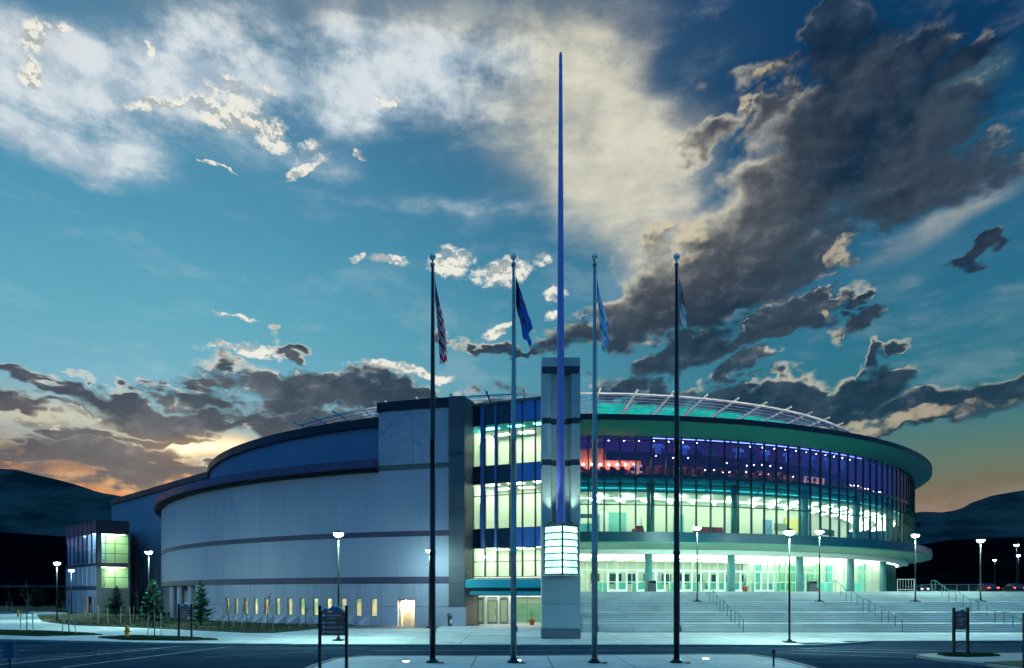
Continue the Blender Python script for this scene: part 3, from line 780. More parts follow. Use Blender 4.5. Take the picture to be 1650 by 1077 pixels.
# ================================================================== grand stair
ZP = 2.98                                     # upper plaza level
flights = [(46.5, 0.12, 0.68), (49.1, 0.68, 1.41), (51.7, 1.41, 2.17), (54.3, 2.17, ZP)]
stair = setting('grand_staircase', MB().prism([(4.45, 46.6), (60, 46.6), (60, 60), (4.45, 60)], -0.2, 0.11), 'joint')
x_cuts = [4.5+4.02*i for i in range(15)]
for k, (yf, za, zb) in enumerate(flights):
    for i in range(5):
        z = za+(zb-za)*(i+1)/5; y0 = yf+0.34*i
        y1 = y0+0.36 if i < 4 else (flights[k+1][0]+0.02 if k < 3 else 56.6)
        for xa, xb in zip(x_cuts, x_cuts[1:]):
            MB().prism([(xa+.008, y0), (xb-.008, y0), (xb-.008, y1), (xa+.008, y1)], z-(zb-za)/5-0.02, z-.045).prism([(xa+.008, y0-.035), (xb-.008, y0-.035), (xb-.008, y1), (xa+.008, y1)], z-.043, z).build('step', 'step', stair)
setting('plaza', MB().prism([(4.45, 56.58), (60, 56.58), (95, 58), (260, 40), (260, 180), (60, 200), (4.45, 110)], 0.3, ZP-0.004), 'sidewalk')
side = thing('retaining_wall', 'pale concrete side wall of the stairs, behind the tower with the spire', 'wall')
wl = MB()
for yf, za, zb in flights: wl.prism([(4.15, yf), (4.44, yf), (4.44, yf+2.6), (4.15, yf+2.6)], -0.1, zb+0.15)
wl.build('wall_block', 'wall_low', side)
MB().prism([(4.15, 56.9), (4.44, 56.9), (4.44, 68), (4.15, 68)], -0.1, ZP+0.15).build('coping_wall', 'wall_low', side)

# stair handrails: posts, a sloping rail on each flight, a level one on each landing
def handrail(x, label):
    t = thing('stair_handrail', label, 'handrail', (x, 46.4, 0.12), 0, 'green handrails running down the grand stairs')
    prof = []
    for yf, za, zb in flights:
        prof += [(yf-0.15-46.4, za-0.12), (yf+1.6-46.4, zb-0.12)]
    prof.append((56.4-46.4, ZP-0.12))
    hgt = 0.92
    for (ya, za), (yb, zb) in zip(prof, prof[1:]):
        MB().tube([(0, ya, za+hgt), (0, yb, zb+hgt)], 0.028, 6).build('top_rail', 'steel_rail', t)
    for (y_, z_) in prof:
        MB().tube([(0, y_, z_-0.02), (0, y_, z_+hgt)], 0.024, 6).build('post', 'steel_rail', t)
    for (ya, za), (yb, zb) in list(zip(prof, prof[1:]))[::2]:
        MB().tube([(0, (ya+yb)/2, (za+zb)/2-0.02), (0, (ya+yb)/2, (za+zb)/2+hgt)], 0.024, 6).build('post', 'steel_rail', t)
    return t
handrail(4.85, 'green stair handrail close beside the concrete tower with the spire')
handrail(16.0, 'green stair handrail coming down left of the street lamp on the road edge')
handrail(27.0, 'green stair handrail ending midway between the street lamp and the small brown sign')
handrail(35.3, 'green stair handrail ending behind and right of the small brown sign')
handrail(43.6, 'green stair handrail highest up at the right edge of the stairs')
handrail(44.9, 'outermost green stair handrail, doubling the last one at the right edge')

# ================================================================== arena
arena = thing('arena_building', 'round sports arena with curved concrete wall and glass drum lit from inside', 'arena', (CX, CY, 0))
def pt(mb, name, mats, parent=arena, smooth=False, label=None):
    if parent is not None:                    # parts are drawn in place: shift them back to the parent's origin
        q = Vector((0, 0, 0)); p = parent
        while p is not None: q += p.location; p = p.parent
        mb.v = [(a-q.x, b-q.y, c-q.z) for a, b, c in mb.v]
    o = mb.build(name, mats, parent, smooth=smooth)
    if label: o['label'] = label
    return o
RW, RU = 57.5, 51.8
Z3a, Z3b, Z2a, Z2b, Z1a, Z1b = 3.67, 4.22, 7.6, 8.05, 13.2, 14.1
PIER0, PIER1, BOXL = -7.06, -8.42, -14.75
STEP = 1.508; J0 = -15.2+STEP/2
# solid backing behind the panels, dark in the joints
pt(arc(MB(), RW-0.9, RW-0.18, -90, -30.2-STEP, Z3a, Z1a), 'backing_wall', 'joint')
pt(arc(MB(), RW-0.9, RW-0.18, -30.2-STEP, PIER1, Z3a, Z1a), 'backing_wall', 'joint')
pt(arc(MB(), RW-1.6, RW-1.0, -40.0, PIER1, 0, Z3a), 'backing_wall', 'joint')
# lower storey: one panel bay per window
wins = [-15.2-STEP*k for k in range(13)]
jl = [PIER1-0.02]
j = J0
while j < PIER1-0.3: j += STEP
lower_edges = sorted([J0-STEP*k for k in range(-4, 18)], reverse=True)
lower_edges = [e for e in lower_edges if e < PIER1-0.2]
edges = [PIER1]+lower_edges
gp = 0.010
for a, b in zip(edges, edges[1:]):
    c = (a+b)/2; win = any(abs(c-w) < 0.3 for w in wins); niche = abs(c-(-12.2)) < 0.76
    mats = 'wall_low'
    if win:
        wv = 0.30
        for (p, q, z0, z1) in ((a-gp, c+wv, 0, 1.70), (c-wv, b+gp, 0, 1.70), (c+wv, c-wv, 0, 0.85), (a-gp, c+wv, 1.74, Z3a-.01), (c-wv, b+gp, 1.74, Z3a-.01), (c+wv, c-wv, 2.42, Z3a-.01)):
            pt(arc(MB(), RW-0.35, RW, q, p, z0, z1, n=1), 'concrete_panel', mats)
        w = pt(arc(MB(), RW-0.30, RW-0.24, c-wv, c+wv, 0.85, 2.42, n=1), 'window_pane', 'win_warm')
        fm = MB()
        for (p, q, z0, z1) in ((c-wv, c-wv+.05, .85, 2.42), (c+wv-.05, c+wv, .85, 2.42), (c-wv+.05, c+wv-.05, .85, .91), (c-wv+.05, c+wv-.05, 2.36, 2.42)):
            arc(fm, RW-0.20, RW-0.08, p, q, z0, z1, n=1)
        pt(fm, 'window_frame', 'dark_frame', w)
        # raking buttress at the foot of the wall
        bt = MB(); p0, p1 = c-wv-.12, c-wv-.55
        A, B_ = pol(RW+.02, p0), pol(RW+.02, p1); A2, B2 = pol(RW+.8, p0-.2), pol(RW+.8, p1-.2)
        bt.hexa([(*A2, .1), (*A, .1), (*B_, .1), (*B2, .1), (*A2, .28), (*A, .82), (*B_, .82), (*B2, .28)])
        pt(bt, 'raking_buttress', mats)
    elif niche: pass
    else:
        pt(arc(MB(), RW-0.35, RW, b+gp, a-gp, 0, 1.70, n=1), 'concrete_panel', mats)
        pt(arc(MB(), RW-0.35, RW, b+gp, a-gp, 1.74, Z3a-.01, n=1), 'concrete_panel', mats)
# lit doorway niche between the windows and the pier
NA, NB = -11.45, -12.96
for a, b in zip(edges, edges[1:]):
    c = (a+b)/2
    if abs(c-(-12.2)) < 0.76:
        pt(arc(MB(), RW-0.35, RW, b+gp, a-gp, 2.35, Z3a-.01, n=1), 'concrete_panel', 'wall_low')
        nm = MB(); arc(nm, RW-1.0, RW-0.9, b, a, 0, 2.35, n=1); arc(nm, RW-0.9, RW-0.35, b, b+.12, 0, 2.35, n=1); arc(nm, RW-0.9, RW-0.35, a-.12, a, 0, 2.35, n=1); arc(nm, RW-0.9, RW-0.36, b+.12, a-.12, 2.20, 2.34, n=1)
        pt(nm, 'doorway_niche', 'niche')
        dd_ = pt(arc(MB(), RW-0.89, RW-0.84, b+.2, c-.02, 0.12, 2.1, n=1), 'door', 'niche_door')
        pt(MB().box(*[v for v in (lambda p: (p[0]-.03, p[0]+.03, p[1]-.12, p[1]-.06))(pol(RW-.8, c-.1))], 1.05, 1.13), 'handle', 'dark_frame', dd_)
        pt(arc(MB(), RW-0.7, RW-0.5, b+.35, a-.35, 2.15, 2.20, n=1), 'ceiling_light', 'niche_lamp')
# open undercroft at the far left with two round columns
for ph in (-42.6, -46.4, -50.2):
    p = pol(RW-0.55, ph); pt(MB().lathe([(0.36, 0), (0.36, Z3a)], 14, (p[0], p[1], 0)), 'round_column', 'wall_low', smooth=True)
pt(arc(MB(), RW-4.6, RW-4.2, -66, -39.5, 0, Z3a), 'undercroft_wall', 'void')
# upper tiers of large panels
PST = STEP*2
be = [PIER1]+[e for e in [J0-STEP-PST*k for k in range(-3, 26)] if e < PIER1-0.4 and e > -78]+[-80]
for a, b in zip(be, be[1:]):
    pt(arc(MB(), RW-0.30, RW, b+gp*.8, a-gp*.8, Z3b+.005, Z2a-.005, n=2), 'concrete_panel', 'wall')
    pt(arc(MB(), RW-0.30, RW, b+gp*.8, a-gp*.8, Z2b+.005, Z1a-.005, n=2), 'concrete_panel', 'wall')
    pt(arc(MB(), RW-0.30, RW+0.05, b+gp*.5, a-gp*.5, Z3a, Z3b, n=2), 'band_panel', 'band')
    pt(arc(MB(), RW-0.30, RW+0.04, b+gp*.5, a-gp*.5, Z2a, Z2b, n=2), 'band_panel', 'band')
# band where the wall steps back: flat olive one under the box, deep purple cornice beyond it
pt(arc(MB(), RW-0.30, RW+0.03, BOXL, PIER1, Z1a, Z1a+.45), 'band_panel', 'olive')
ce = [BOXL-0.01]+[e for e in be if e < BOXL-0.5]
for a, b in zip(ce, ce[1:]):
    pt(arc(MB(), RW-0.5, RW+0.85, b+gp*.3, a-gp*.3, Z1a+.18, Z1b, n=2), 'cornice_panel', 'cornice')
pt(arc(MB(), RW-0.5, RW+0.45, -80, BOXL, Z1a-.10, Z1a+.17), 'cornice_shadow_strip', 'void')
pt(arc(MB(), RU-2, RW+.5, -80, BOXL, Z1a+.3, Z1a+.55), 'ledge_roof', 'roof')
# upper wall, set back
ue = [-15.5-3.2*k for k in range(25)]
for a, b in zip(ue, ue[1:]):
    pt(arc(MB(), RU-0.3, RU, b+gp, a-gp, Z1a, 18.6, n=2), 'concrete_panel', 'wall_up')
    pt(arc(MB(), RU-0.5, RU+0.30, b+gp*.4, a-gp*.4, 18.6, 19.45, n=2), 'parapet_cap', 'cap')
pt(arc(MB(), RU-1.0, RU-0.32, -92, BOXL, Z1a, 19.2), 'backing_wall', 'joint')
# projecting box at the end of the curved wall
pt(arc(MB(), RU-0.5, RW-0.05, BOXL, PIER1, Z1a+.45, 18.9), 'box_volume', 'wall')
bx = [PIER1, -11.6, BOXL]
for a, b in zip(bx, bx[1:]):
    pt(arc(MB(), RW-0.3, RW, b+.012, a-.012, Z1a+.46, 18.2, n=2), 'concrete_panel', 'wall')
pt(arc(MB(), RU-0.6, RW+0.10, BOXL-.12, PIER1+.0, 18.2, 19.0, n=8), 'parapet_cap', 'cap')
# dark pier: stacked panels, lighter side towards the glass
zz = [1.74, 3.67, 4.9, 7.6, 9.9, 12.2, 14.4, 16.6, 19.05]
for a, b in zip(zz, zz[1:]):
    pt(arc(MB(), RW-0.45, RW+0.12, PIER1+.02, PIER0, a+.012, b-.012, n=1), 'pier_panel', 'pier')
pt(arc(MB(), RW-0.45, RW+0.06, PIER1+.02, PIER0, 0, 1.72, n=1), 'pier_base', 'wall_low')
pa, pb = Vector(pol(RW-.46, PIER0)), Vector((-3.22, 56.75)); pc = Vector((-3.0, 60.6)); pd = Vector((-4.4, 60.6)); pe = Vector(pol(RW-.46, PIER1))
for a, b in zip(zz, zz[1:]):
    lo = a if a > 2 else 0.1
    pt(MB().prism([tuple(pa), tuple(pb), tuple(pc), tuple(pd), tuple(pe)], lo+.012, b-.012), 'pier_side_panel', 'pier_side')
# straight wing beyond the curve
W1, W2 = Vector((-41.0, 91.2)), Vector((-71.0, 119.0)); wd = (W2-W1); wn = Vector((wd.y, -wd.x)).normalized()   # towards the forecourt
if wn.y > 0: wn = -wn
back = Vector((14, 26))
pt(MB().prism([tuple(W1-wn*.35), tuple(W2-wn*.35), tuple(W2+back), tuple(W1+back)], 0, 19.0), 'wing_volume', 'joint')
def wing_quad(t0, t1, z0, z1, out=0.0, thick=0.34):
    a, b = W1+wd*t0+wn*out, W1+wd*t1+wn*out; q = wn*thick
    return MB().prism([tuple(a), tuple(b), tuple(b-q), tuple(a-q)], z0, z1)
def wing_t(px):                               # where the bearing of a surveyed edge meets the wing
    k = (px-825)/F_PX; return (k*W1.y-W1.x)/(wd.x-k*wd.y)
slots = sorted([wing_t(x) for x in (212.5, 219.5, 226.5, 233.5)])
nseg = 9
for i in range(nseg):
    a, b = i/nseg+.0006, (i+1)/nseg-.0006
    pt(wing_quad(a, b, 7.95, 13.1), 'concrete_panel', 'wall'); pt(wing_quad(a, b, 13.14, 18.6), 'concrete_panel', 'wall')
    pt(wing_quad(a, b, 18.6, 19.45, 0.3, 0.7), 'parapet_cap', 'cap')
    pt(wing_quad(a, b, 0, 2.4), 'concrete_panel', 'wall_low')
tt = [0.0]
for s_ in slots: tt += [s_-.008, s_+.008]
tt.append(1.0)
for a, b in list(zip(tt, tt[1:]))[::2]: pt(wing_quad(a, b, 2.42, 7.93), 'concrete_panel', 'wall_low')
for s_ in slots: pt(wing_quad(s_-.008, s_+.008, 2.42, 7.93, -0.2, 0.1), 'slot_window', 'slot')
e2 = Vector((wd.x, wd.y)).normalized()
pt(MB().prism([tuple(W2+e2*.02), tuple(W2+back+e2*.02), tuple(W2+back+e2*.3), tuple(W2+wn*.0+e2*.3)], 0, 18.6), 'end_wall', 'wall')

# roof deck and hidden plant drum that carries the sunscreen
pt(arc(MB(), 0.5, 51.2, -180, 180, 17.3, 18.26, n=120, z1i=18.2, z0i=17.3, ends=False), 'roof', 'roof')
pt(arc(MB(), 51.2, 53.2, -6, 100, 17.9, 18.27), 'roof', 'roof')
pt(arc(MB(), 39.2, 40.0, -180, 180, 18.2, 20.9, n=90, ends=False), 'plant_drum', 'louver_blue')

# ---- glass drum
RG, DP, M0 = 51.9, 1.575, 19.4
PH0, PH1 = M0-DP*11, M0+DP*36               # about 2 to 76 degrees
levels = [('upper', 13.5, 16.9, 'glass_purple'), ('head', 12.0, 13.2, 'glass_teal'), ('mid', 10.75, 12.0, 'glass'), ('low', 8.2, 10.75, 'glass_clear')]
nb = int(round((PH1-PH0)/DP))
for i in range(nb):
    a, b = PH0+DP*i, PH0+DP*(i+1)
    for nm, z0, z1, mt in levels:
        pt(arc(MB(), RG-0.06, RG-0.03, a+.05, b-.05, z0+.03, z1-.03, n=1), 'window_pane', mt)
for i in range(nb+1):
    a = PH0+DP*i; w = 0.055
    pt(arc(MB(), RG-0.16, RG+0.05, a-w, a+w, 8.17, 16.92, n=1), 'mullion', 'mullion')
for z0, z1, o in ((13.2, 13.5, 0.02), ):
    for k in range(8):
        p0, p1 = PH0+(PH1-PH0)*k/8, PH0+(PH1-PH0)*(k+1)/8
        pt(arc(MB(), RG-0.5, RG+o, p0, p1, z0, z1), 'spandrel', 'spandrel')
for z in (10.75, 11.98, 12.6, 16.55, 8.2):
    pt(arc(MB(), RG-0.10, RG+0.015, PH0, PH1, z-.035, z+.035), 'transom', 'mullion')
# eaves: dark rim, green soffit sloping up from the glass
pt(arc(MB(), 53.2, 53.8, -6, 100, 17.84, 18.32), 'roof_rim', 'cap')
pt(arc(MB(), RG-0.2, 53.75, -6, 100, 17.80, 17.88, z0i=16.88, z1i=17.2), 'soffit', 'soffit')
# canopy ring over the plaza
pt(arc(MB(), 50.0, 53.8, -1, 86, 7.32, 8.17), 'canopy_fascia', 'fascia')
pt(arc(MB(), 51.2, 53.78, -1, 86, 7.22, 7.30, z0i=6.84, z1i=7.30), 'canopy_soffit', 'soffit2')
pt(arc(MB(), 50.6, 51.2, -1, 66, 6.42, 6.95), 'light_cove', 'ceil_in')
# storeys: floors, ceilings, back walls
pt(arc(MB(), 38, 50.6, -1, 72, 6.42, 7.2), 'ground_ceiling', 'ceil_in')
pt(arc(MB(), 38, RG-.2, -1, 80, 7.9, 8.14), 'concourse_floor', 'floor_in')
pt(arc(MB(), 40, RG-1.5, -1, 80, 12.1, 12.3), 'concourse_ceiling', 'ceil_in')
pt(arc(MB(), RG-1.5, RG-1.4, -1, 80, 12.1, 13.2), 'bulkhead', 'plenum')
pt(arc(MB(), RG-1.4, RG-0.2, -1, 80, 12.95, 13.2), 'bulkhead', 'plenum')
pt(arc(MB(), 40, RG-.5, -1, 80, 13.22, 13.42), 'club_floor', 'floor_dark')
pt(arc(MB(), 40, RG-.3, -1, 80, 17.0, 17.2), 'club_ceiling', 'purple_in')
pt(arc(MB(), 43.6, 44.0, -1, 80, 8.14, 12.1), 'concourse_wall', 'white_in')
pt(arc(MB(), 44.6, 45.0, -1, 80, 13.42, 17.0), 'club_wall', 'purple_in')
pt(arc(MB(), 38.0, 38.4, -1, 72, ZP, 6.42), 'lobby_wall', 'white_in')
# columns, both in front of the doors and behind the concourse glass
for k in range(5):
    ph = 10.2+9.45*k
    p = pol(50.4, ph); pt(MB().lathe([(0.36, ZP-.05), (0.36, 6.43)], 18, (p[0], p[1], 0)), 'round_column', 'column', smooth=True)
for k in range(7):
    ph = 10.2+9.45*k
    p = pol(51.0, ph); pt(MB().lathe([(0.36, 8.14), (0.36, 13.2)], 18, (p[0], p[1], 0)), 'round_column', 'column', smooth=True)
# fluorescent battens in the concourse, luminous panels over the doors
for k in range(24):
    ph = 1.5+DP*2*k
    for (ra, rb) in ((49.7, 47.6), (46.6, 45.0)):
        a, b = pol(ra, ph), pol(rb, ph+1.5)
        pt(MB().tube([(a[0], a[1], 11.93), (b[0], b[1], 11.93)], 0.055, 6), 'fluorescent_batten', 'tube')
for k in range(30):
    ph = 0.6+2.35*k
    for (ra, rb) in ((44.6, 46.9), (47.5, 50.1)):
        pt(arc(MB(), ra, rb, ph, ph+1.95, 6.385, 6.415, n=1), 'light_panel', 'panel_light')
for k in range(22):
    pt(arc(MB(), 39.2, 42.6, 0.6+3.2*k, 0.6+3.2*k+1.6, 6.385, 6.415, n=1), 'light_panel', 'panel_light')
for k in range(24):
    pt(arc(MB(), 46.9, 47.0, 1+3.15*k, 1+3.15*k+2.9, 11.98, 12.04, n=2), 'light_line', 'line_light')
# storefront with double doors
RD, DW = 43.5, 1.35
bays = int(60/DW)
leaf_f = None
for i in range(bays):
    ph = 3.5+DW*i; bay_in_col = i % 7
    a, b = pol(RD, ph), pol(RD, ph+DW)
    ang = math.atan2(b[1]-a[1], b[0]-a[0]); L = math.hypot(b[0]-a[0], b[1]-a[1])
    isdoor = bay_in_col in (0, 1, 3, 4, 6) and ph > 7
    if isdoor:
        me = 'door_frame'
        f = MB().box(0.03, 0.13, -.04, .04, 0, 2.2).box(L-.13, L-.03, -.04, .04, 0, 2.2).box(.13, L-.13, -.04, .04, 0, .25).box(.13, L-.13, -.04, .04, 2.08, 2.2).box(.13, L-.13, -.04, .04, .95, 1.07)
        d = f.build('door', me, arena, (a[0]-CX, a[1]-CY, ZP+.01), ang)
        MB().box(.13, L-.13, -.008, .008, .25, 2.08).build('door_glass', 'glass', d)
        MB().tube([(.2, -.09, 1.0), (L-.2, -.09, 1.0)], .018, 6).build('push_bar', 'steel_dark', d)
    else:
        g = MB().box(0.03, L-.03, -.008, .008, 0.06, 2.2)
        g.build('window_pane', 'glass_clear', arena, (a[0]-CX, a[1]-CY, ZP), ang)
        MB().box(0.03, L-.03, -.03, .03, 1.0, 1.05).box(L/2-.02, L/2+.02, -.03, .03, 0.06, 2.2).build('glazing_bar', 'door_frame', arena, (a[0]-CX, a[1]-CY, ZP), ang)
    MB().box(0.03, L-.03, -.008, .008, 2.3, 3.4).build('fanlight_pane', 'glass_clear', arena, (a[0]-CX, a[1]-CY, ZP), ang)
    MB().box(-.03, .03, -.05, .05, 0, 3.42).build('mullion', 'door_frame', arena, (a[0]-CX, a[1]-CY, ZP), ang)
pt(arc(MB(), RD-.06, RD+.06, 3.5, 63.5, ZP+2.2, ZP+2.3), 'transom', 'door_frame')
# the storefront runs on outwards to meet the return wall
SA, SB = Vector(pol(43.5, 35)), Vector(pol(49.7, 50.3)); sd_ = SB-SA; sn = Vector((sd_.y, -sd_.x)).normalized()
if sn.y > 0: sn = -sn
def sf(t0, t1, z0, z1, out=0.0, th=.02):
    a, b = SA+sd_*t0+sn*out, SA+sd_*t1+sn*out
    return MB().prism([tuple(a), tuple(b), tuple(b-sn*th), tuple(a-sn*th)], z0, z1)
for i in range(11):
    a, b = i/11+.003, (i+1)/11-.003
    pt(sf(a, b, ZP+.05, ZP+2.2), 'window_pane', 'glass_clear'); pt(sf(a, b, ZP+2.3, 6.4), 'fanlight_pane', 'glass_clear')
    pt(sf(i/11-.003, i/11+.003, ZP, 6.42, .04, .1), 'mullion', 'door_frame')
for z in (ZP+1.1, ZP+2.25): pt(sf(0, 1, z-.04, z+.04, .03, .08), 'transom', 'door_frame')
pt(sf(-.1, 1.28, ZP, 6.42, -4.2, .2), 'lobby_wall', 'white_in')
for i in range(4): pt(sf(i*.34, i*.34+.05, ZP, 6.2, -3.6, .3), 'lobby_pier', 'teal_door')
for i in range(3): pt(sf(i*.36+.1, i*.36+.26, ZP, ZP+1.1, -2.4, .5), 'ticket_desk', 'plenum')
for i in range(5):
    for o in (-1.0, -3.0): pt(sf(i/5+.03, (i+1)/5-.03, 6.385, 6.415, o, 1.3), 'light_panel', 'panel_light')
# glazed return wall at the right end under the canopy
for i in range(12):
    a = 50.5+1.575*i
    pt(arc(MB(), 49.7, 49.73, a+.06, a+1.52, ZP+.05, 5.1, n=1), 'window_pane', 'glass_teal')
    pt(arc(MB(), 49.7, 49.73, a+.06, a+1.52, 5.16, 6.4, n=1), 'window_pane', 'glass_teal')
    pt(arc(MB(), 49.6, 49.82, a-.05, a+.05, ZP, 6.42, n=1), 'mullion', 'mullion')
pt(arc(MB(), 49.6, 49.8, 50.5, 69.4, 5.08, 5.18), 'transom', 'mullion')
# flood light on a bracket at the right edge
p = pol(52.1, 71.5); lt = pt(MB().lathe([(.05, -.35), (.26, -.25), (.36, 0), (.26, .25), (.05, .35)], 12, (p[0]+1.0, p[1]-.3, 12.35)), 'flood_light', 'cap', smooth=True)
pt(MB().tube([(p[0]-.3, p[1], 12.2), (p[0]+1.0, p[1]-.3, 12.3)], .05, 6), 'bracket', 'cap')

# ---- sunscreen ring on the roof: white outriggers, edge tube, blue slats, turquoise glow beneath
SP = 4.62
slat_R = [40.6+0.52*k for k in range(10)]
def scr_z(R): return 21.7+(R-42.2)*0.237
for k in range(-9, 13):
    a0 = 1.3+SP*k
    A, B_ = pol(38.6, a0-0.25), pol(46.3, a0)
    mb = MB(); d = Vector((B_[0]-A[0], B_[1]-A[1], 0)).normalized(); n_ = Vector((-d.y, d.x, 0))*.085
    pA, pB = Vector((A[0], A[1], scr_z(38.6)+.12)), Vector((B_[0], B_[1], scr_z(46.3)+.05))
    mb.hexa([tuple(pA-n_), tuple(pB-n_), tuple(pB+n_), tuple(pA+n_), tuple(pA-n_+Vector((0,0,.26))), tuple(pB-n_+Vector((0,0,.14))), tuple(pB+n_+Vector((0,0,.14))), tuple(pA+n_+Vector((0,0,.26)))])
    pt(mb, 'outrigger', 'white_steel')
    if k < 12:
        nseg_ = 3
        pts_ = [pol(45.6, a0+SP*q/6, scr_z(45.6)+.08) for q in range(7)]
        pt(MB().tube(pts_, 0.085, 6), 'edge_tube', 'white_steel')
        sl = MB()
        for R in slat_R:
            arc(sl, R, R+(0.30 if R < 43.2 else 0.42), a0, a0+SP, scr_z(R)-.06, scr_z(R)-.03, n=3, z0i=scr_z(R)+.05, z1i=scr_z(R)+.08)
        pt(sl, 'slat_bank', 'louver_blue')
        if 3 < a0 < 38:
            pt(arc(MB(), 39.6, 43.35, a0+.5, a0+SP-.5, scr_z(43.35)+.16, scr_z(43.35)+.18, n=3, z0i=scr_z(39.6)+.16, z1i=scr_z(39.6)+.18), 'light_panel', 'louver_glow')

for ph in (3, 10, 17, 24, 31, 38, 45, -20):
    l = bpy.data.lights.new('roof_floodlight', 'SPOT'); l.energy = 950; l.color = (1.0, .93, .78); l.spot_size = math.radians(110); l.spot_blend = .8; l.shadow_soft_size = .15
    lo = bpy.data.objects.new('roof_floodlight', l); C.objects.link(lo); lo.location = pol(50.2, ph, 18.7)
    lo.rotation_euler = (Vector(pol(43.5, ph, 22.0))-Vector(lo.location)).to_track_quat('-Z', 'Y').to_euler()
for k in range(25):  # fill tubes added to brighten the teal header behind the glass
    pt(arc(MB(), RG-1.28, RG-1.22, 1+3.15*k, 1+3.15*k+2.8, 12.4, 12.46, n=2), 'added_header_tube', 'added_header_fill')

# ---- recessed glass bay left of the tower, over the ground level entrance
Ab, Bb = Vector((-3.3, 56.6)), Vector((5.0, 53.1)); bd = Bb-Ab; bL = bd.length; bu = bd/bL; bn_ = Vector((bu.y, -bu.x))
if bn_.y > 0: bn_ = -bn_
bang = math.atan2(bu.y, bu.x)
def bay_box(t0, t1, z0, z1, out=0.0, th=.06): 
    a, b = Ab+bu*t0+bn_*out, Ab+bu*t1+bn_*out; q = bn_*th
    poly = [tuple(a), tuple(b), tuple(b-q), tuple(a-q)]
    if th > 1 or out < -.5: poly = clip_poly(poly, -50, 4.85, 0, 200)
    return MB().prism(poly, z0, z1) if poly else MB()
NBY = 8; BW = bL/NBY
rowsb = [(4.25, 5.45, 'glass_clear'), (5.5, 6.60, 'glass_clear'), (8.25, 10.95, 'glass_clear'), (11.0, 12.0, 'glass_clear'), (13.5, 16.3, 'glass_clear'), (16.3, 16.9, 'glass_teal')]
for i in range(NBY):
    t0, t1 = i*BW, (i+1)*BW
    for z0, z1, mt in rowsb: pt(bay_box(t0+.05, t1-.05, z0, z1, 0, .02), 'window_pane', mt)
    sp1 = 'spandrel' if i < 3 else ('spandrel_reflect_light' if i == 3 else 'spandrel_reflect')  # blue reflection on the right bays is painted into their spandrel colour
    pt(bay_box(t0+.05, t1-.05, 6.65, 8.2, 0, .03), 'spandrel', sp1 if i != 3 else 'spandrel_reflect')
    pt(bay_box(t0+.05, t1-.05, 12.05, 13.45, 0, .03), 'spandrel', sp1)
    pt(bay_box(t0+.05, t1-.05, 16.95, 18.55, 0, .03), 'spandrel', 'spandrel' if i < 3 else 'spandrel_reflect')
for i in range(NBY+1):
    t = i*BW; pt(bay_box(t-.05, t+.05, 4.2, 18.6, .05, .2), 'mullion', 'mullion')
for z in (4.22, 5.47, 6.62, 8.22, 10.98, 12.02, 13.48, 16.92, 18.6):
    pt(bay_box(0, bL, z-.025, z+.03, .02, .1), 'transom', 'mullion')
for i in (1, 2):  # reflections of tower and poles in the glass, painted as blue strips
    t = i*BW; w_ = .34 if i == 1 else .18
    pt(bay_box(t-.07-w_, t-.07, 6.7, 18.5, .03, .06), 'blue_reflection', 'reflection_blue')
for z0 in (8.0, 13.3, 4.0):
    pt(bay_box(0, bL, z0-.15, z0+.1, -.1, 8.0), 'bay_floor', 'floor_in')
for z0 in (6.75, 12.15, 17.0):
    pt(bay_box(0, bL, z0, z0+.2, -.1, 8.0), 'bay_ceiling', 'ceil_in')
    for i in range(4):
        for o in (-1.2, -3.6, -5.8):
            pt(bay_box(i*2.3+.4, i*2.3+1.7, z0-.05, z0-.01, o, .55), 'light_panel', 'panel_soft')
pt(bay_box(-.5, bL-2.1, 4.0, 18.4, -5.2, .2), 'bay_back_wall', 'bay_wall')
pt(MB().prism([tuple(Ab-bn_*.1), tuple(Ab-bn_*8), tuple(Ab-bn_*8-bu*.2), tuple(Ab-bn_*.1-bu*.2)], 4.0, 18.4), 'bay_side_wall', 'bay_wall')
pt(MB().box(4.86, 5.02, 53.25, 60.2, 0, 18.6), 'bay_side_wall', 'bay_wall')
for z0 in (8.2, 13.45):
    pt(MB().prism([tuple(Ab-bn_*1.3+bu*.02), tuple(Ab-bn_*2.3+bu*.02), tuple(Ab-bn_*2.3+bu*.08), tuple(Ab-bn_*1.3+bu*.08)], z0, z0+2.3), 'door', 'teal_door')
pt(bay_box(0, bL, 18.55, 18.75, .15, 8.2), 'bay_roof', 'roof')
# awning in two tiers, curved to the front
def awn(z0, z1, inset, mat, name):
    pts_ = [(-3.75+inset, 54.2), (-3.72+inset, 53.5+inset)]
    for k in range(9):
        x = -3.7+inset+(8.68-inset)*k/8; pts_.append((x, 53.4+inset-0.35*math.sin(math.pi*k/8)))
    pts_ += [(4.98, 54.0), (4.9, 57.5), (-3.0, 57.5), (-3.0, 56.2)]
    return pt(MB().prism(pts_, z0, z1), name, mat)
awn(3.28, 3.92, 0, 'awning', 'awning_band'); awn(2.72, 3.0, .35, 'awning', 'awning_band'); awn(3.0, 3.28, .55, 'fascia', 'awning_recess'); awn(3.92, 3.97, .25, 'white_steel', 'awning_flashing')
pt(MB().prism([(-2.6, 54.0), (4.9, 53.9), (4.9, 60.5), (-2.6, 60.5)], 2.60, 2.71), 'entrance_ceiling', 'ceil_in')
for i in range(4):
    for y_ in (54.9, 57.0, 58.6): pt(MB().box(-2.2+i*1.9, -1.1+i*1.9, y_, y_+.7, 2.565, 2.595), 'light_panel', 'panel_light')
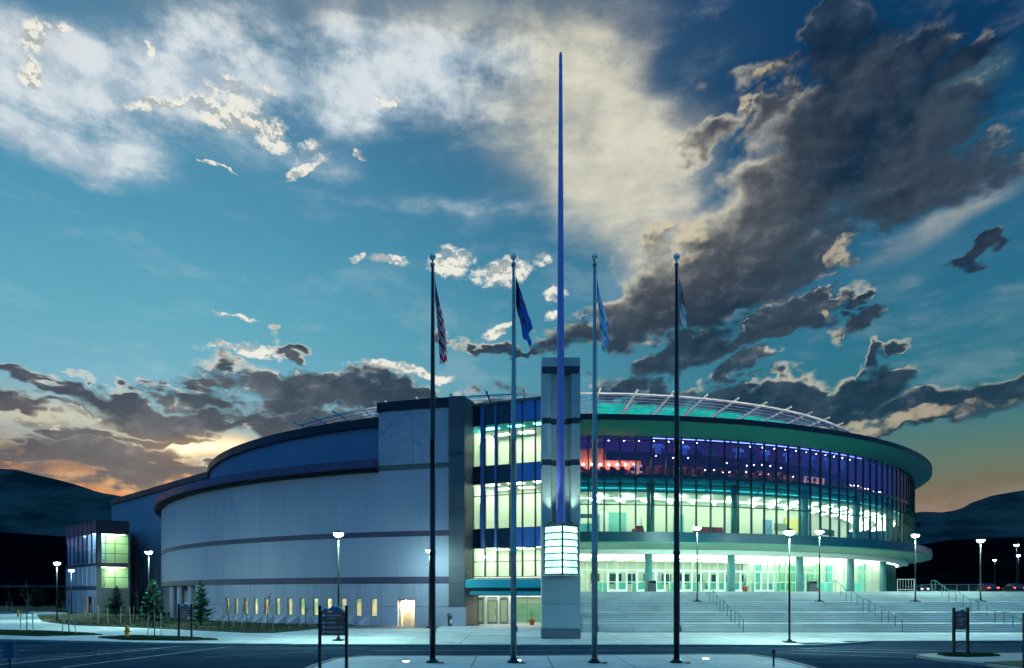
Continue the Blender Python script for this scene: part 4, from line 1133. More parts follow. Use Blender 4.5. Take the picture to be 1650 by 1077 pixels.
# entrance doors: three leaves, then a shop window with a transom
ZE = 0.12; YD = 59.3
dx_ = [(-3.36, -2.50), (-2.18, -1.28), (-1.10, -0.34)]
for (xa, xb) in dx_:
    w_ = xb-xa
    d = MB().box(0, .11, -.05, .05, 0, 2.3).box(w_-.11, w_, -.05, .05, 0, 2.3).box(.11, w_-.11, -.05, .05, 2.12, 2.3).box(.11, w_-.11, -.05, .05, 0, .2).build('door', 'dark_frame', arena, (xa-CX, YD-CY, ZE))
    MB().box(.11, w_-.11, -.01, .01, .2, 2.12).build('door_glass', 'glass_clear', d)
    MB().tube([(w_-.2, -.1, .8), (w_-.2, -.1, 1.4)], .02, 6).build('handle', 'steel_dark', d)
for (xa, xb) in ((0.4, 1.35), (1.42, 2.6), (2.66, 3.9)):
    pt(MB().box(xa, xb, YD-.02, YD, ZE+.15, ZE+1.75), 'window_pane', 'glass_teal2'); pt(MB().box(xa, xb, YD-.02, YD, ZE+1.82, ZE+2.4), 'window_pane', 'glass_clear')
    pt(MB().box(xb, xb+.05, YD-.06, YD+.04, ZE, ZE+2.45), 'mullion', 'dark_frame')
pt(MB().box(.2, 4.1, YD-.05, YD+.05, ZE+1.75, ZE+1.82), 'transom', 'dark_frame'); pt(MB().box(.2, 4.1, YD-.05, YD+.05, ZE, ZE+.15), 'sill', 'white_in')
for (xa, xb) in ((-3.7, -3.38), (-2.48, -2.2), (-1.26, -1.12), (-.32, .2)):
    pt(MB().box(xa, xb, YD-.08, YD+.08, ZE, 2.6), 'entrance_pier', 'white_in')
pt(MB().box(-3.7, 4.6, 63.0, 63.2, 0, 2.6), 'entrance_back_wall', 'bay_wall'); pt(MB().box(-3.7, 4.6, YD, 63.2, 0.0, ZE-.005), 'entrance_floor', 'floor_in')
pt(MB().box(-3.7, 4.6, 60.5, 63.2, 2.6, 2.7), 'entrance_ceiling', 'ceil_in')
for i in range(4): pt(MB().box(-3+i*1.9, -1.9+i*1.9, 61.0, 61.8, 2.56, 2.59), 'light_panel', 'panel_light')

# ================================================================== corner annex at the far left
annex = thing('glass_corner_annex', 'two storey annex with lit green corner windows at the far left of the arena', 'building', (-58.6, 94.5, 0))
def pta(mb, name, mats, parent=annex, label=None): return pt(mb, name, mats, parent, label=label)
P0_, P1_, P2_ = Vector((-58.6, 94.5)), Vector((-69.9, 105.0)), Vector((-54.9, 96.0))
P3_, P4_ = Vector((-64.6, 113.2)), Vector((-74.0, 117))
def face(a, b, t0, t1, z0, z1, out=0.0, th=0.1):
    d = (b-a); n_ = Vector((d.y, -d.x)).normalized()
    if n_.y > 0: n_ = -n_
    p, q = a+d*t0+n_*out, a+d*t1+n_*out
    return MB().prism([tuple(p), tuple(q), tuple(q-n_*th), tuple(p-n_*th)], z0, z1)
def inset_poly(k): 
    c = (P0_+P1_+P2_+P3_+P4_)/5; return [tuple(p+(c-p).normalized()*k) for p in (P0_, P2_, P3_, P4_, P1_)]
pta(MB().prism(inset_poly(.12), 0, 3.6), 'core', 'void'); pta(MB().prism(inset_poly(-.05), 12.95, 13.2), 'roof', 'cap')
pta(MB().prism(inset_poly(.25), 6.75, 7.1), 'floor_slab', 'floor_in'); pta(MB().prism(inset_poly(.25), 11.6, 11.9), 'ceiling_slab', 'ceil_in')
pta(MB().prism([tuple(P0_+Vector((-.9,4.6))), tuple(P2_+Vector((-2.6,5.0))), tuple(P3_), tuple(P4_), tuple(P1_+Vector((1.7,1.7)))], 3.6, 11.6), 'room_wall', 'annex_wall')
for q in (.34, .66, .97): pta(MB().prism([tuple(P0_+(P1_-P0_)*q+Vector((.12,.12))), tuple(P0_+(P1_-P0_)*q+Vector((1.8,1.9))), tuple(P0_+(P1_-P0_)*(q+.02)+Vector((1.8,1.9))), tuple(P0_+(P1_-P0_)*(q+.02)+Vector((.12,.12)))], 7.1, 11.6), 'cross_wall', 'annex_blue')
for (z0) in (6.70, 11.55):
    for k in range(4): pta(MB().box(-61.4+k*1.1, -60.8+k*1.1, 97.6, 99.6, z0-.04, z0), 'light_panel', 'panel_annex')
    for k in range(5): pta(MB().box(-59.6-k*2.0, -58.9-k*2.0, 96.6+k*1.86, 97.3+k*1.86, z0-.04, z0), 'light_panel', 'panel_annex')
# left face: curtain wall above, concrete below
for i in range(7):
    t0, t1 = i/7+.006, (i+1)/7-.006
    pta(face(P0_, P1_, t0, t1, 11.35, 12.9, 0, .1), 'fascia_panel', 'cornice')
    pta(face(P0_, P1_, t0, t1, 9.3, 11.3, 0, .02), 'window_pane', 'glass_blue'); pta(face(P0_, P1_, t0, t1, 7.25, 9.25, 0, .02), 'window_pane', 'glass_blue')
    pta(face(P0_, P1_, t0, t1, 3.95, 6.75, 0, .12), 'concrete_panel', 'wall_low')
    if i != 1: pta(face(P0_, P1_, t0, t1, 0, 3.3, 0, .12), 'concrete_panel', 'wall_low')
    pta(face(P0_, P1_, i/7-.004, i/7+.004, 7.2, 12.95, .06, .16), 'mullion', 'mullion')
pta(face(P0_, P1_, 0, 1, 6.77, 7.2, .03, .15), 'band_panel', 'band'); pta(face(P0_, P1_, 0, 1, 3.32, 3.93, .03, .15), 'band_panel', 'band')
pta(face(P0_, P1_, .15, .28, 2.4, 3.3, 0, .12), 'concrete_panel', 'wall_low')
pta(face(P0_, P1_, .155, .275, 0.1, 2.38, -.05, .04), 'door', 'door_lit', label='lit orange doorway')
# right face: dark frame round two tall lit windows
pta(face(P0_, P2_, 0, 1, 11.25, 12.93, .02, .15), 'fascia_panel', 'cap'); pta(face(P0_, P2_, 0, 1, 6.55, 7.2, .02, .15), 'band_panel', 'cap')
pta(face(P0_, P2_, 0, .14, 0, 11.25, .02, .15), 'pier', 'pier'); pta(face(P0_, P2_, 0.14, 1, 0, 3.62, .02, .15), 'pier', 'pier')
for (z0, z1, zs) in ((7.22, 11.23, (8.5, 9.9)), (3.65, 6.53, (5.1,))):
    for (a, b) in ((.15, .56), (.585, .985)):
        zl = [z0]+list(zs)+[z1]
        for u, w_ in zip(zl, zl[1:]): pta(face(P0_, P2_, a, b, u+.03, w_-.03, 0, .02), 'window_pane', 'glass_clear')
    for a in (.14, .565, .985): pta(face(P0_, P2_, a, a+.018, z0, z1, .04, .12), 'mullion', 'mullion')
    for u in zs: pta(face(P0_, P2_, .15, .99, u-.03, u+.03, .04, .1), 'transom', 'mullion')
pta(face(P2_, P3_, 0, 1, 0, 12.93, 0, .12), 'side_wall', 'pier')

# ================================================================== tower with lantern and spire
tower = thing('spire_tower', 'concrete entrance tower with glowing louvred lantern and a tall violet spire', 'tower', (2.92, 39.8, 0.12))
def ptt(mb, name, mats, smooth=False, parent=tower): return pt(mb, name, mats, parent, smooth)
TX, TY, TB = 2.92, 39.8, 0.12
hw = 1.14
ptt(MB().box(TX-hw-.02, TX+hw+.02, TY-.02, TY+1.7, TB, 0.72), 'plinth', 'plinth')
ptt(MB().box(TX-hw, TX+hw, TY, TY+1.6, 0.735, 2.2), 'concrete_block', 'tower'); ptt(MB().box(TX-hw, TX+hw, TY, TY+1.6, 2.215, 3.85), 'concrete_block', 'tower')
ptt(MB().box(TX-hw, TX+hw, TY+.25, TY+1.6, 3.87, 6.85), 'concrete_block', 'tower')
segs = [(6.87, 8.6), (8.62, 10.45), (10.80, 12.92), (13.28, 15.88)]
ptt(MB().box(TX-hw, TX+hw, TY+.05, TY+1.6, 16.33, 16.85), 'concrete_block', 'tower')
ptt(MB().box(TX-hw+.02, TX+hw-.02, TY+.07, TY+1.58, 15.89, 16.32), 'dark_band', 'tower_band')
for z0, z1 in segs:
    for s in (-1, 1):
        p = [(TX+s*hw, TY+.05), (TX+s*hw, TY+1.6), (TX+s*.5, TY+1.6), (TX+s*.5, TY+.36), (TX+s*.62, TY+.05)]
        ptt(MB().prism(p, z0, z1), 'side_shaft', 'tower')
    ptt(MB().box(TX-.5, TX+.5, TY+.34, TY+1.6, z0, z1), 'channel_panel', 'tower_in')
for z0, z1 in ((10.46, 10.79), (12.93, 13.27)):
    for s in (-1, 1):
        ptt(MB().prism([(TX+s*(hw-.02), TY+.07), (TX+s*(hw-.02), TY+1.58), (TX+s*.5, TY+1.58), (TX+s*.5, TY+.38), (TX+s*.62, TY+.07)], z0, z1), 'dark_band', 'tower_band')
    ptt(MB().box(TX-.5, TX+.5, TY+.36, TY+1.58, z0, z1), 'dark_band', 'tower_band')
# lantern: two rows of glowing panes meeting at a point
LA, LL, LR = Vector((TX, TY-.95)), Vector((TX-.98, TY+.02)), Vector((TX+.98, TY+.02))
z0, zt = 3.95, 6.78; nP = 7
for a, b in ((LL, LA), (LA, LR)):
    d = b-a; n_ = Vector((d.y, -d.x)).normalized()
    if n_.y > 0: n_ = -n_
    for i in range(nP):
        za, zb = z0+(zt-z0)*i/nP+.025, z0+(zt-z0)*(i+1)/nP-.025
        p, q = a+d*.04, a+d*.96
        tl = .05
        ptt(MB().hexa([(*(q-n_*.04), za), (*(p-n_*.04), za), (*(p+n_*.05), za), (*(q+n_*.05), za), (*(q-n_*.04), zb), (*(p-n_*.04), zb), (*(p+n_*.0), zb), (*(q+n_*.0), zb)]), 'lantern_pane', 'lantern')
    for i in range(nP+1):
        zz_ = z0+(zt-z0)*i/nP
        p, q = a+d*.02, a+d*.98
        ptt(MB().prism([tuple(p+n_*.07), tuple(q+n_*.07), tuple(q-n_*.06), tuple(p-n_*.06)], zz_-.035, zz_+.035), 'louvre_blade', 'mullion')
for c in (LA, LL, LR): ptt(MB().prism([(c.x-.05, c.y-.05), (c.x+.05, c.y-.05), (c.x+.05, c.y+.06), (c.x-.05, c.y+.06)], z0-.04, zt+.05), 'lantern_post', 'mullion')
ptt(MB().prism([(TX-1.1, TY+.24), (TX-1.06, TY-.03), (TX, TY-1.04), (TX+1.06, TY-.03), (TX+1.1, TY+.24)], zt+.05, zt+.13), 'lantern_roof', 'mullion')
ptt(MB().prism([(TX-1.1, TY+.24), (TX-1.02, TY-.0), (TX, TY-1.0), (TX+1.02, TY-.0), (TX+1.1, TY+.24)], z0-.10, z0-.03), 'lantern_floor', 'tower')
for s in (-1, 1):
    ptt(MB().lathe([(.06, 0), (.09, .10), (.08, .12)], 10, (TX+s*.62, TY-.08, zt+.13)), 'spot_fixture', 'steel_dark')
    l = bpy.data.lights.new('tower_uplight', 'SPOT'); l.energy = 420; l.color = (.70, 1.0, .80); l.spot_size = math.radians(58); l.spot_blend = 1.0; l.shadow_soft_size = .05
    lo = bpy.data.objects.new('tower_uplight', l); C.objects.link(lo); lo.location = (TX+s*.62, TY-.55, zt+.30)
    lo.rotation_euler = (Vector((TX+s*.55, TY+.45, zt+6))-Vector(lo.location)).to_track_quat('-Z', 'Y').to_euler()
# spire
sp_prof = [(.30, 0), (.27, .05)] + [(.27-.175*(k/12)**1.1, .05+27.5*k/12) for k in range(1, 13)] + [(.07, 27.68), (.03, 27.75), (0.0, 27.76)]
ptt(MB().lathe(sp_prof, 20, (TX-.06, TY-.38, zt+.13)), 'spire', 'spire', True)
l = bpy.data.lights.new('spire_uplight', 'SPOT'); l.energy = 1500; l.color = (.35, .65, 1.0); l.spot_size = math.radians(24); l.spot_blend = .8; l.shadow_soft_size = .05
lo = bpy.data.objects.new('spire_uplight', l); C.objects.link(lo); lo.location = (TX-.55, TY-.85, zt+.35)
lo.rotation_euler = (Vector((TX-.06, TY-.38, zt+8))-Vector(lo.location)).to_track_quat('-Z', 'Y').to_euler()

# ================================================================== flagpoles and flags
def flagpole(x, mat, label):
    t = thing('flagpole', label, 'flagpole', (x, 26.07, 0.12), 0, 'tall flagpoles in a row on the island')
    MB().lathe([(.26, 0), (.26, .05), (.17, .10), (.145, .16)], 16).build('base_flange', 'pole_dark', t, smooth=True)
    MB().lathe([(.116, .1), (.113, 4.2), (.130, 4.22), (.130, 4.34), (.107, 4.36), (.098, 8.6), (.110, 8.62), (.110, 8.7), (.092, 8.72), (.054, 15.3), (.052, 15.45)], 16).build('pole', mat, t, smooth=True)
    MB().lathe([(.05, 15.4), (.085, 15.43), (.085, 15.52), (.03, 15.58), (.03, 15.66)], 12).build('truck', 'pole_alu', t, smooth=True)
    pr = [(.13*math.sin(math.pi*k/10)+1e-5, 15.78-.13*math.cos(math.pi*k/10)) for k in range(11)]
    MB().lathe(pr, 14).build('finial_ball', 'ball', t, smooth=True)
    MB().tube([(.10, -.09, 1.3), (.11, -.09, 8), (.085, -.05, 15.35)], .008, 4).build('halyard', 'pole_alu', t)
    MB().box(.10, .16, -.13, -.07, 1.2, 1.42).build('cleat', 'pole_alu', t)
    for (dx2, dy2) in ((.36, -.25),):
        f = MB().lathe([(.11, 0), (.11, .05)], 14, (dx2, dy2, 0)).build('uplight_ring', 'steel_dark', t)
    return t
xsf = (-3.09, 0.06, 3.21, 6.40)
names = ('dark flagpole with the striped flag, leftmost of the four', 'silver flagpole with the navy flag, left of the tower', 'bright silver flagpole just right of the tower with the blue and white flag', 'dark flagpole with the smallest flag, rightmost of the four')
for x, m_, nm in zip(xsf, ('pole_dark', 'pole_alu', 'pole_alu', 'pole_dark'), names): flagpole(x, m_, nm)

def flag_mat(name, build):
    m, t = new_mat(name)
    uv = t.nodes.new('ShaderNodeTexCoord'); s_ = t.nodes.new('ShaderNodeSeparateXYZ'); t.links.new(uv.outputs['UV'], s_.inputs[0])
    u, v = V(s_.outputs[0]), V(s_.outputs[1])
    col = build(u, v)
    b = t.nodes.new('ShaderNodeBsdfPrincipled'); put(b.inputs['Base Color'], col); b.inputs['Roughness'].default_value = .7
    tl = t.nodes.new('ShaderNodeBsdfTranslucent'); put(tl.inputs[0], col)
    mx = t.nodes.new('ShaderNodeMixShader'); mx.inputs[0].default_value = .35
    t.links.new(b.outputs[0], mx.inputs[1]); t.links.new(tl.outputs[0], mx.inputs[2])
    o = t.nodes.new('ShaderNodeOutputMaterial'); t.links.new(mx.outputs[0], o.inputs[0]); MT[name] = m
def stripes(u, v):                            # v runs across the stripes, u away from the pole
    st = M('GREATER_THAN', M('FRACT', mad(v, 3.2, mul(u, 7.5))), 0.5)
    c = mix(st, (.78, .03, .06, 1), (.88, .86, .88, 1))
    canton = mul(M('LESS_THAN', u, 0.40), M('GREATER_THAN', v, 0.46))
    n_ = V.tree.nodes.new('ShaderNodeTexVoronoi'); n_.feature = 'F1'; n_.inputs['Scale'].default_value = 1.0; n_.inputs['Randomness'].default_value = 0
    put(n_.inputs['Vector'], comb(mul(u, 25), mul(v, 16), 0))
    star = M('LESS_THAN', V(n_.outputs['Distance']), 0.22)
    return mix(canton, c, mix(star, (.03, .04, .20, 1), (.75, .75, .8, 1)))
flag_mat('flag_stripes', stripes)
flag_mat('flag_navy', lambda u, v: mix(sstep(u, .30, .42), (.006, .012, .06, 1), mix(mul(sstep(u, .52, .56), sstep(u, .60, .64, 1, 0)), (.07, .22, .70, 1), (.45, .10, .20, 1))))
def bw(u, v):
    b1 = mul(sstep(u, .14, .20), sstep(u, .48, .54, 1, 0)); b2 = mul(sstep(u, .60, .66), sstep(u, .86, .92, 1, 0))
    return mix(M('ADD', b1, b2, clamp=True), (.16, .42, .85, 1), (.90, .93, .95, 1))
flag_mat('flag_blue_white', bw)
flag_mat('flag_pale', lambda u, v: mix(sstep(u, .2, .55), (.22, .34, .62, 1), mix(sstep(v, .62, .70), (.78, .84, .94, 1), (.60, .20, .15, 1))))
def flag(name, x, ztop, hoist, drop, wid, mat, label, seed, lean=.30):
    """a flag hanging in still air: cloth gathered down the pole, folds running out and down from the hoist"""
    rnd = random.Random(seed); me = bpy.data.meshes.new(name)
    nu, nv = 46, 16; vs = []; uvs = []; fs = []
    ph = [rnd.uniform(0, 6.28) for _ in range(4)]
    for i in range(nu+1):
        u = i/nu
        for j in range(nv+1):
            v = j/nv
            zh = ztop - hoist*(1-v)
            zz_ = zh - drop*u*(0.97+0.03*math.sin(5*v)) + (0.12*math.sin(u*9+ph[0]+v*2))*u*.4
            zz_ = max(zz_, ztop-hoist*(1-v*(1-.55*u))-drop*u) 
            spread = wid*(u**0.75)
            off = .10 + lean*u*(1+.1*math.sin(4*u+ph[1]))
            fold = math.sin(v*11+u*2.4+ph[2])*.5+.5
            x_ = off + spread*(fold-.30)*.95 + spread*.16*math.sin(v*24+u*5+ph[3])
            y_ = -.02 + spread*.55*math.cos(v*11+u*2.4+ph[2])
            vs.append((x_, y_, zz_)); uvs.append((u, v))
    w = nv+1
    for i in range(nu):
        for j in range(nv): fs.append((i*w+j, (i+1)*w+j, (i+1)*w+j+1, i*w+j+1))
    zb = min(p[2] for p in vs); zr = 0.12
    me.from_pydata([(a, b, c-ztop) for a, b, c in vs], [], fs)
    ul = me.uv_layers.new(name='UV')
    for p in me.polygons:
        p.use_smooth = True
        for li in p.loop_indices: ul.data[li].uv = uvs[me.loops[li].vertex_index]
    me.materials.append(MT[mat])
    return tag(place(me, name, None, (x, 26.07, ztop+zr)), label, 'flag', 'flags hanging limp from the poles')
flag('flag', xsf[0], 15.05, 1.0, 2.65, .30, 'flag_stripes', 'red and white striped flag with dark blue corner hanging on the leftmost pole', 2, .30)
flag('flag', xsf[1], 15.05, 1.1, 1.75, .34, 'flag_navy', 'dark navy and royal blue flag hanging on the pole left of the tower', 5, .36)
flag('flag', xsf[2], 15.05, 1.0, 2.05, .28, 'flag_blue_white', 'blue and white flag hanging on the pole right of the tower', 9, .26)
flag('flag', xsf[3], 14.95, .8, 1.1, .20, 'flag_pale', 'smallest pale flag hanging on the rightmost pole', 12, .14)

for i, (gx, gy) in enumerate([ground_pt(654, 1071.5), ground_pt(834, 1070), ground_pt(1137, 1067), ground_pt(955, 1073)]):
    lab = ['round ground light in the paving left of the leftmost flagpole', 'round ground light at the foot of the second flagpole', 'round ground light right of the rightmost flagpole', 'round ground light at the foot of the third flagpole'][i]
    t = thing('ground_light', lab, 'light', (gx, gy, 0.12), 0, 'round lights set in the island paving')
    MB().lathe([(.20, -.05), (.20, .012), (.15, .016)], 18).build('rim', 'steel_dark', t)
    MB().lathe([(.001, .02), (.14, .02)], 18).build('lens', 'uplight', t)
for x in xsf[1:3]:
    l = bpy.data.lights.new('flagpole_uplight', 'SPOT'); l.energy = 900; l.color = (1, 1, .85); l.spot_size = math.radians(9); l.spot_blend = .6; l.shadow_soft_size = .1
    lo = bpy.data.objects.new('flagpole_uplight', l); C.objects.link(lo); lo.location = (x+.45, 25.3, .25)
    lo.rotation_euler = (Vector((x+.05, 26.05, 7.5))-Vector(lo.location)).to_track_quat('-Z', 'Y').to_euler()

# ================================================================== street lamps
def lamp_first(h, far=False):
    t = thing('street_lamp', 'x', 'street lamp', (0, 0, 0), 0, 'street lamps with glowing white heads')
    MB().box(-.27, .27, -.27, .27, 0, .08).box(-.10, .10, -.10, .10, .08, .16).build('base_plate', 'steel_dark', t)
    MB().lathe([(.062, .14), (.055, 2.8), (.042, h-.34)], 12).build('pole', 'steel_dark', t, smooth=True)
    MB().lathe([(.045, h-.36), (.07, h-.33), (.07, h-.27), (.12, h-.22)], 12).build('collar', 'steel_dark', t, smooth=True)
    MB().lathe([(.10, h-.19), (.20, h-.145), (.255, h-.07), (.268, h-.005)], 20).build('lens', {False: 'lamp', True: 'lamp_far', 2: 'lamp_mid'}[far], t, smooth=True)
    MB().lathe([(.285, h-.005), (.285, h+.03), (.24, h+.075), (.12, h+.11), (.04, h+.13), (.04, h+.17), (0.0, h+.18)], 20).build('cap', 'steel_dark', t, smooth=True)
    return t
def lamp_at(x, yb, z, h, label, Yd=None, far=False):
    t = lamp_first(h, far); t['label'] = label
    if Yd is None: X, Yd = ground_pt(x, yb)
    else: X = (x-825)/F_PX*Yd
    t.location = (X, Yd, z); return t
lamp_at(545.5, 1036, 0.12, 6.12, 'bright street lamp behind the large brown sign')
lamp_at(1272, 1039, 0.12, 6.1, 'street lamp at the road edge in front of the stairs')
lamp_at(239.7, 1013, 0.14, 6.05, 'street lamp beside the green conifer in the planted bed')
lamp_at(92, 1002, 0.14, 5.75, 'leftmost street lamp, at the tip of the planted bed')
lamp_at(115, 992, 0.14, 5.7, 'small far street lamp in front of the corner annex')
lamp_at(692, 1014.5, 0.12, 6.1, 'small street lamp half hidden behind the leftmost flagpole', far=2)
lamp_at(1123.5, 0, 2.17, 5.90, 'street lamp on the stairs right of the rightmost flagpole', 53.5)
lamp_at(1320.5, 0, 2.17, 5.62, 'street lamp on the stairs in front of the fourth column bay', 53.5)
lamp_at(1475, 0, 2.17, 5.32, 'street lamp on the stairs beside the right end of the glass drum', 53.5)
lamp_at(1580, 0, 2.17, 4.92, 'street lamp on the stairs against the black hillside', 53.5)
lamp_at(1638, 0, ZP, 6.1, 'tall street lamp at the far right edge of the plaza', 86, True)
lamp_at(1603, 0, ZP, 6.1, 'distant car park lamp between the two right hand street lamps', 124, True)
lamp_at(1641, 0, ZP, 6.0, 'second distant car park lamp, low beside the rightmost lamp', 108, True)

# ================================================================== signs
def text_mesh(body, size, mat, align='LEFT'):
    cu = bpy.data.curves.new('lettering', 'FONT'); cu.body = body; cu.size = size; cu.extrude = 0.002; cu.align_x = align; cu.resolution_u = 2
    o = bpy.data.objects.new('lettering', cu); C.objects.link(o)
    dg = bpy.context.evaluated_depsgraph_get(); me = bpy.data.meshes.new_from_object(o.evaluated_get(dg)); bpy.data.objects.remove(o)
    me.materials.clear(); me.materials.append(MT[mat]); return me
def sign(x, y, w, z0, z1, zt, lines, label, zpost=0.12, rot=0.0, size=.105, cat='sign'):
    t = thing('direction_sign', label, cat, (x, y, zpost), rot, 'brown direction signs with a mountain crest')
    z0 -= zpost; z1 -= zpost; zt -= zpost
    for s in (-1, 1): MB().box(s*w/2-.045, s*w/2+.045, -.045, .045, 0, z1+.22).build('post', 'steel_dark', t)
    MB().box(-w/2+.05, w/2-.05, -.03, .03, z0, z1).build('board', 'sign_brown', t)
    MB().box(-w/2+.05, w/2-.05, -.034, .034, z1+.004, z1+.03).build('board_trim', 'wood', t)
    prof = [(-.5, .10), (-.40, .30), (-.33, .42), (-.27, .40), (-.20, .28), (-.12, .38), (-.04, .62), (.02, .72), (.07, .60), (.12, .50), (.17, .58), (.24, .56), (.33, .36), (.42, .16), (.5, .06)]
    iw = w-.1; hh = (zt-z1)/.75
    me = MB(); poly = [(px*iw, z1+.035+py*hh) for px, py in prof]
    def slab(me, lo, hi, y0, y1):
        k = len(lo); b = len(me.v)
        me.v += [(a[0], y0, a[1]) for a in lo]+[(a[0], y0, a[1]) for a in hi]+[(a[0], y1, a[1]) for a in lo]+[(a[0], y1, a[1]) for a in hi]
        for i in range(k-1):
            me.f += [(b+i, b+i+1, b+k+i+1, b+k+i), (b+3*k+i, b+3*k+i+1, b+2*k+i+1, b+2*k+i), (b+k+i, b+k+i+1, b+3*k+i+1, b+3*k+i)]; me.m += [0, 0, 0]
        return me
    slab(me, [(p[0], z1+.035) for p in poly], poly, -.028, .028).build('mountain_crest', 'sign_blue', t)
    me2 = MB(); slab(me2, [(p[0], p[1]-(.10*hh+.05*hh*math.sin(i*2.3))) for i, p in enumerate(poly)], [(p[0], p[1]+.003) for p in poly], -.032, .032).build('snow_edge', 'sign_snow', t)
    for (tx, dx2, dz2, sz) in lines:
        o = place(text_mesh(tx, sz, 'sign_snow'), 'lettering', t, (-w/2+.07+dx2, -.033, z1-dz2)); o.rotation_euler = (math.pi/2, 0, 0)
    def arrow(dz2, ang, s_=.055):
        mb = MB(); c, s2 = math.cos(ang), math.sin(ang)
        pp = [(1, 0), (0, .8), (0, .3), (-1, .3), (-1, -.3), (0, -.3), (0, -.8)]
        q = [((a*c-b*s2)*s_, (a*s2+b*c)*s_) for a, b in pp]
        n_ = len(mb.v); mb.v += [(-w/2+.07+.06+a, -.034, z1-dz2+.035+b) for a, b in q]; mb.f.append(tuple(range(7))); mb.m.append(0)
        mb.build('arrow', 'sign_snow', t)
    return t, arrow
# the large sign stands on the flagpole island
sx, sy = (537-825)/F_PX*21.6, 21.6
t, arrow = sign(sx, sy, .86, 1.46, 2.20, 2.42, [('CENTENNIAL', .14, .125, .082), ('OFFICE', .18, .225, .082), ('L. BERRY', .14, .360, .082), ('GRIZZLIES  OFFICE', .14, .510, .076), ('MAIN BOX OFFICE', .14, .660, .076)], 'large brown direction sign with white lettering left of the flagpoles')
for dz2, a in ((.125, 0), (.36, 0), (.51, math.pi/2), (.66, math.pi/4)): arrow(dz2, a)
x_, y_ = ground_pt(1548, 1061)
t, arrow = sign(x_, y_, .60, 1.26, 1.98, 2.12, [('GATES', .03, .13, .072), ('CENTENNIAL', .03, .29, .068), ('OFFICE', .10, .38, .068), ('L. BERRY', .06, .53, .068)], 'small brown direction sign on the grassy island at the right', .15)
x_, y_ = ground_pt(298.5, 1034)
t, arrow = sign(x_, y_, .74, 1.20, 1.98, 2.28, [('MAIN BOX OFFICE', .05, .14, .075), ('GRIZZLIES', .05, .29, .085), ('CENTENNIAL', .05, .44, .085), ('OFFICE', .05, .58, .085)], 'small direction sign in the verge in front of the conifers', .15)
MB().box(.12, .32, -.036, -.032, 1.16, 1.32).build('yellow_patch', 'yellow', t)

# ================================================================== street furniture
def hydrant(x, y, s, label):
    t = thing('fire_hydrant', label, 'fire hydrant', (x, y, 0.14), 0, 'yellow fire hydrants by the pavement')
    t.scale = (s, s, s)
    MB().lathe([(.16, 0), (.16, .05), (.11, .06), (.105, .45), (.13, .46), (.13, .50)], 14).build('barrel', 'hydrant', t, smooth=True)
    MB().lathe([(.125, .50), (.12, .56), (.08, .64), (.03, .67), (.03, .73), (0, .73)], 14).build('bonnet', 'hydrant', t, smooth=True)
    for s_ in (-1, 1): MB().tube([(s_*.09, 0, .36), (s_*.19, 0, .36)], .05, 8).build('outlet', 'hydrant', t)
    MB().tube([(0, -.09, .32), (0, -.21, .32)], .065, 8).build('outlet', 'hydrant', t)
hydrant(*ground_pt(205, 1030.5), 1.0, 'yellow fire hydrant on the pavement below the bare saplings')
hydrant(*ground_pt(29.5, 995.5), 1.1, 'distant yellow fire hydrant near the left edge')
def bin_(x, y, z, rot, label, h=1.05, group='waste bins'):
    t = thing('litter_bin', label, 'litter bin', (x, y, z), rot, group)
    MB().box(-.30, .30, -.30, .30, 0, h*.72).build('body', 'bin', t)
    MB().prism([(-.33, -.33), (.33, -.33), (.33, .33), (-.33, .33)], h*.73, h*.79).box(-.31, -.25, -.31, .31, h*.79, h*.93).box(.25, .31, -.31, .31, h*.79, h*.93).box(-.25, .25, .2, .31, h*.79, h*.93).build('hood_frame', 'bin', t)
    MB().hexa([(-.33, -.33, h*.93), (.33, -.33, h*.93), (.33, .33, h*.93), (-.33, .33, h*.93), (-.25, -.25, h), (.25, -.25, h), (.25, .25, h), (-.25, .25, h)]).build('lid', 'bin', t)
    return t
t = bin_(*ground_pt(727, 1011.5), .12, .15, 'dark litter bin with a white notice beside the ground level entrance')
MB().box(-.12, .14, -.31, -.304, .25, .55).build('notice', 'paper', t)
bin_((1050.5-825)/F_PX*57.6, 57.6, ZP, 0, 'dark litter bin in front of the first column at the top of the stairs', .95)
bin_((1308-825)/F_PX*57.8, 57.8, ZP, 0, 'dark litter bin beside the third column at the top of the stairs', .9)
def pot(x, y, z, label, s=1.0, plant='leaf'):
    t = thing('plant_pot', label, 'potted plant', (x, y, z), 0, 'terracotta pots with plants'); t.scale = (s, s, s)
    MB().lathe([(.17, 0), (.25, .36), (.29, .37), (.29, .44), (.24, .44), (.22, .40)], 16).build('pot', 'terracotta', t, smooth=True)
    rnd = random.Random(int(x*100)); mb = MB()
    for k in range(70):
        a = rnd.uniform(0, 6.28); r = rnd.uniform(.05, .42); z_ = .42+rnd.uniform(0, .95); e = rnd.uniform(-.4, .6)
        c = Vector((r*math.cos(a), r*math.sin(a), z_)); d = Vector((math.cos(a), math.sin(a), e)).normalized()*.16; s_ = Vector((-math.sin(a), math.cos(a), 0))*.035
        mb.quad(c-d*.5, c+s_, c+d, c-s_)
    for k in range(4): mb.tube([(0, 0, .4), (rnd.uniform(-.12, .12), rnd.uniform(-.12, .12), 1.2)], .012, 4)
    tag(mb.build('leaves', plant, t), kind='stuff')
pot((857-825)/F_PX*57.2, 57.2, .12, 'terracotta pot with a thin plant outside the ground level entrance')
pot((1200.5-825)/F_PX*61, 61, ZP, 'terracotta pot right of the second column on the plaza', 1.1)
pot((1317-825)/F_PX*60, 60, ZP, 'terracotta pot beside the litter bin at the third column', .9)
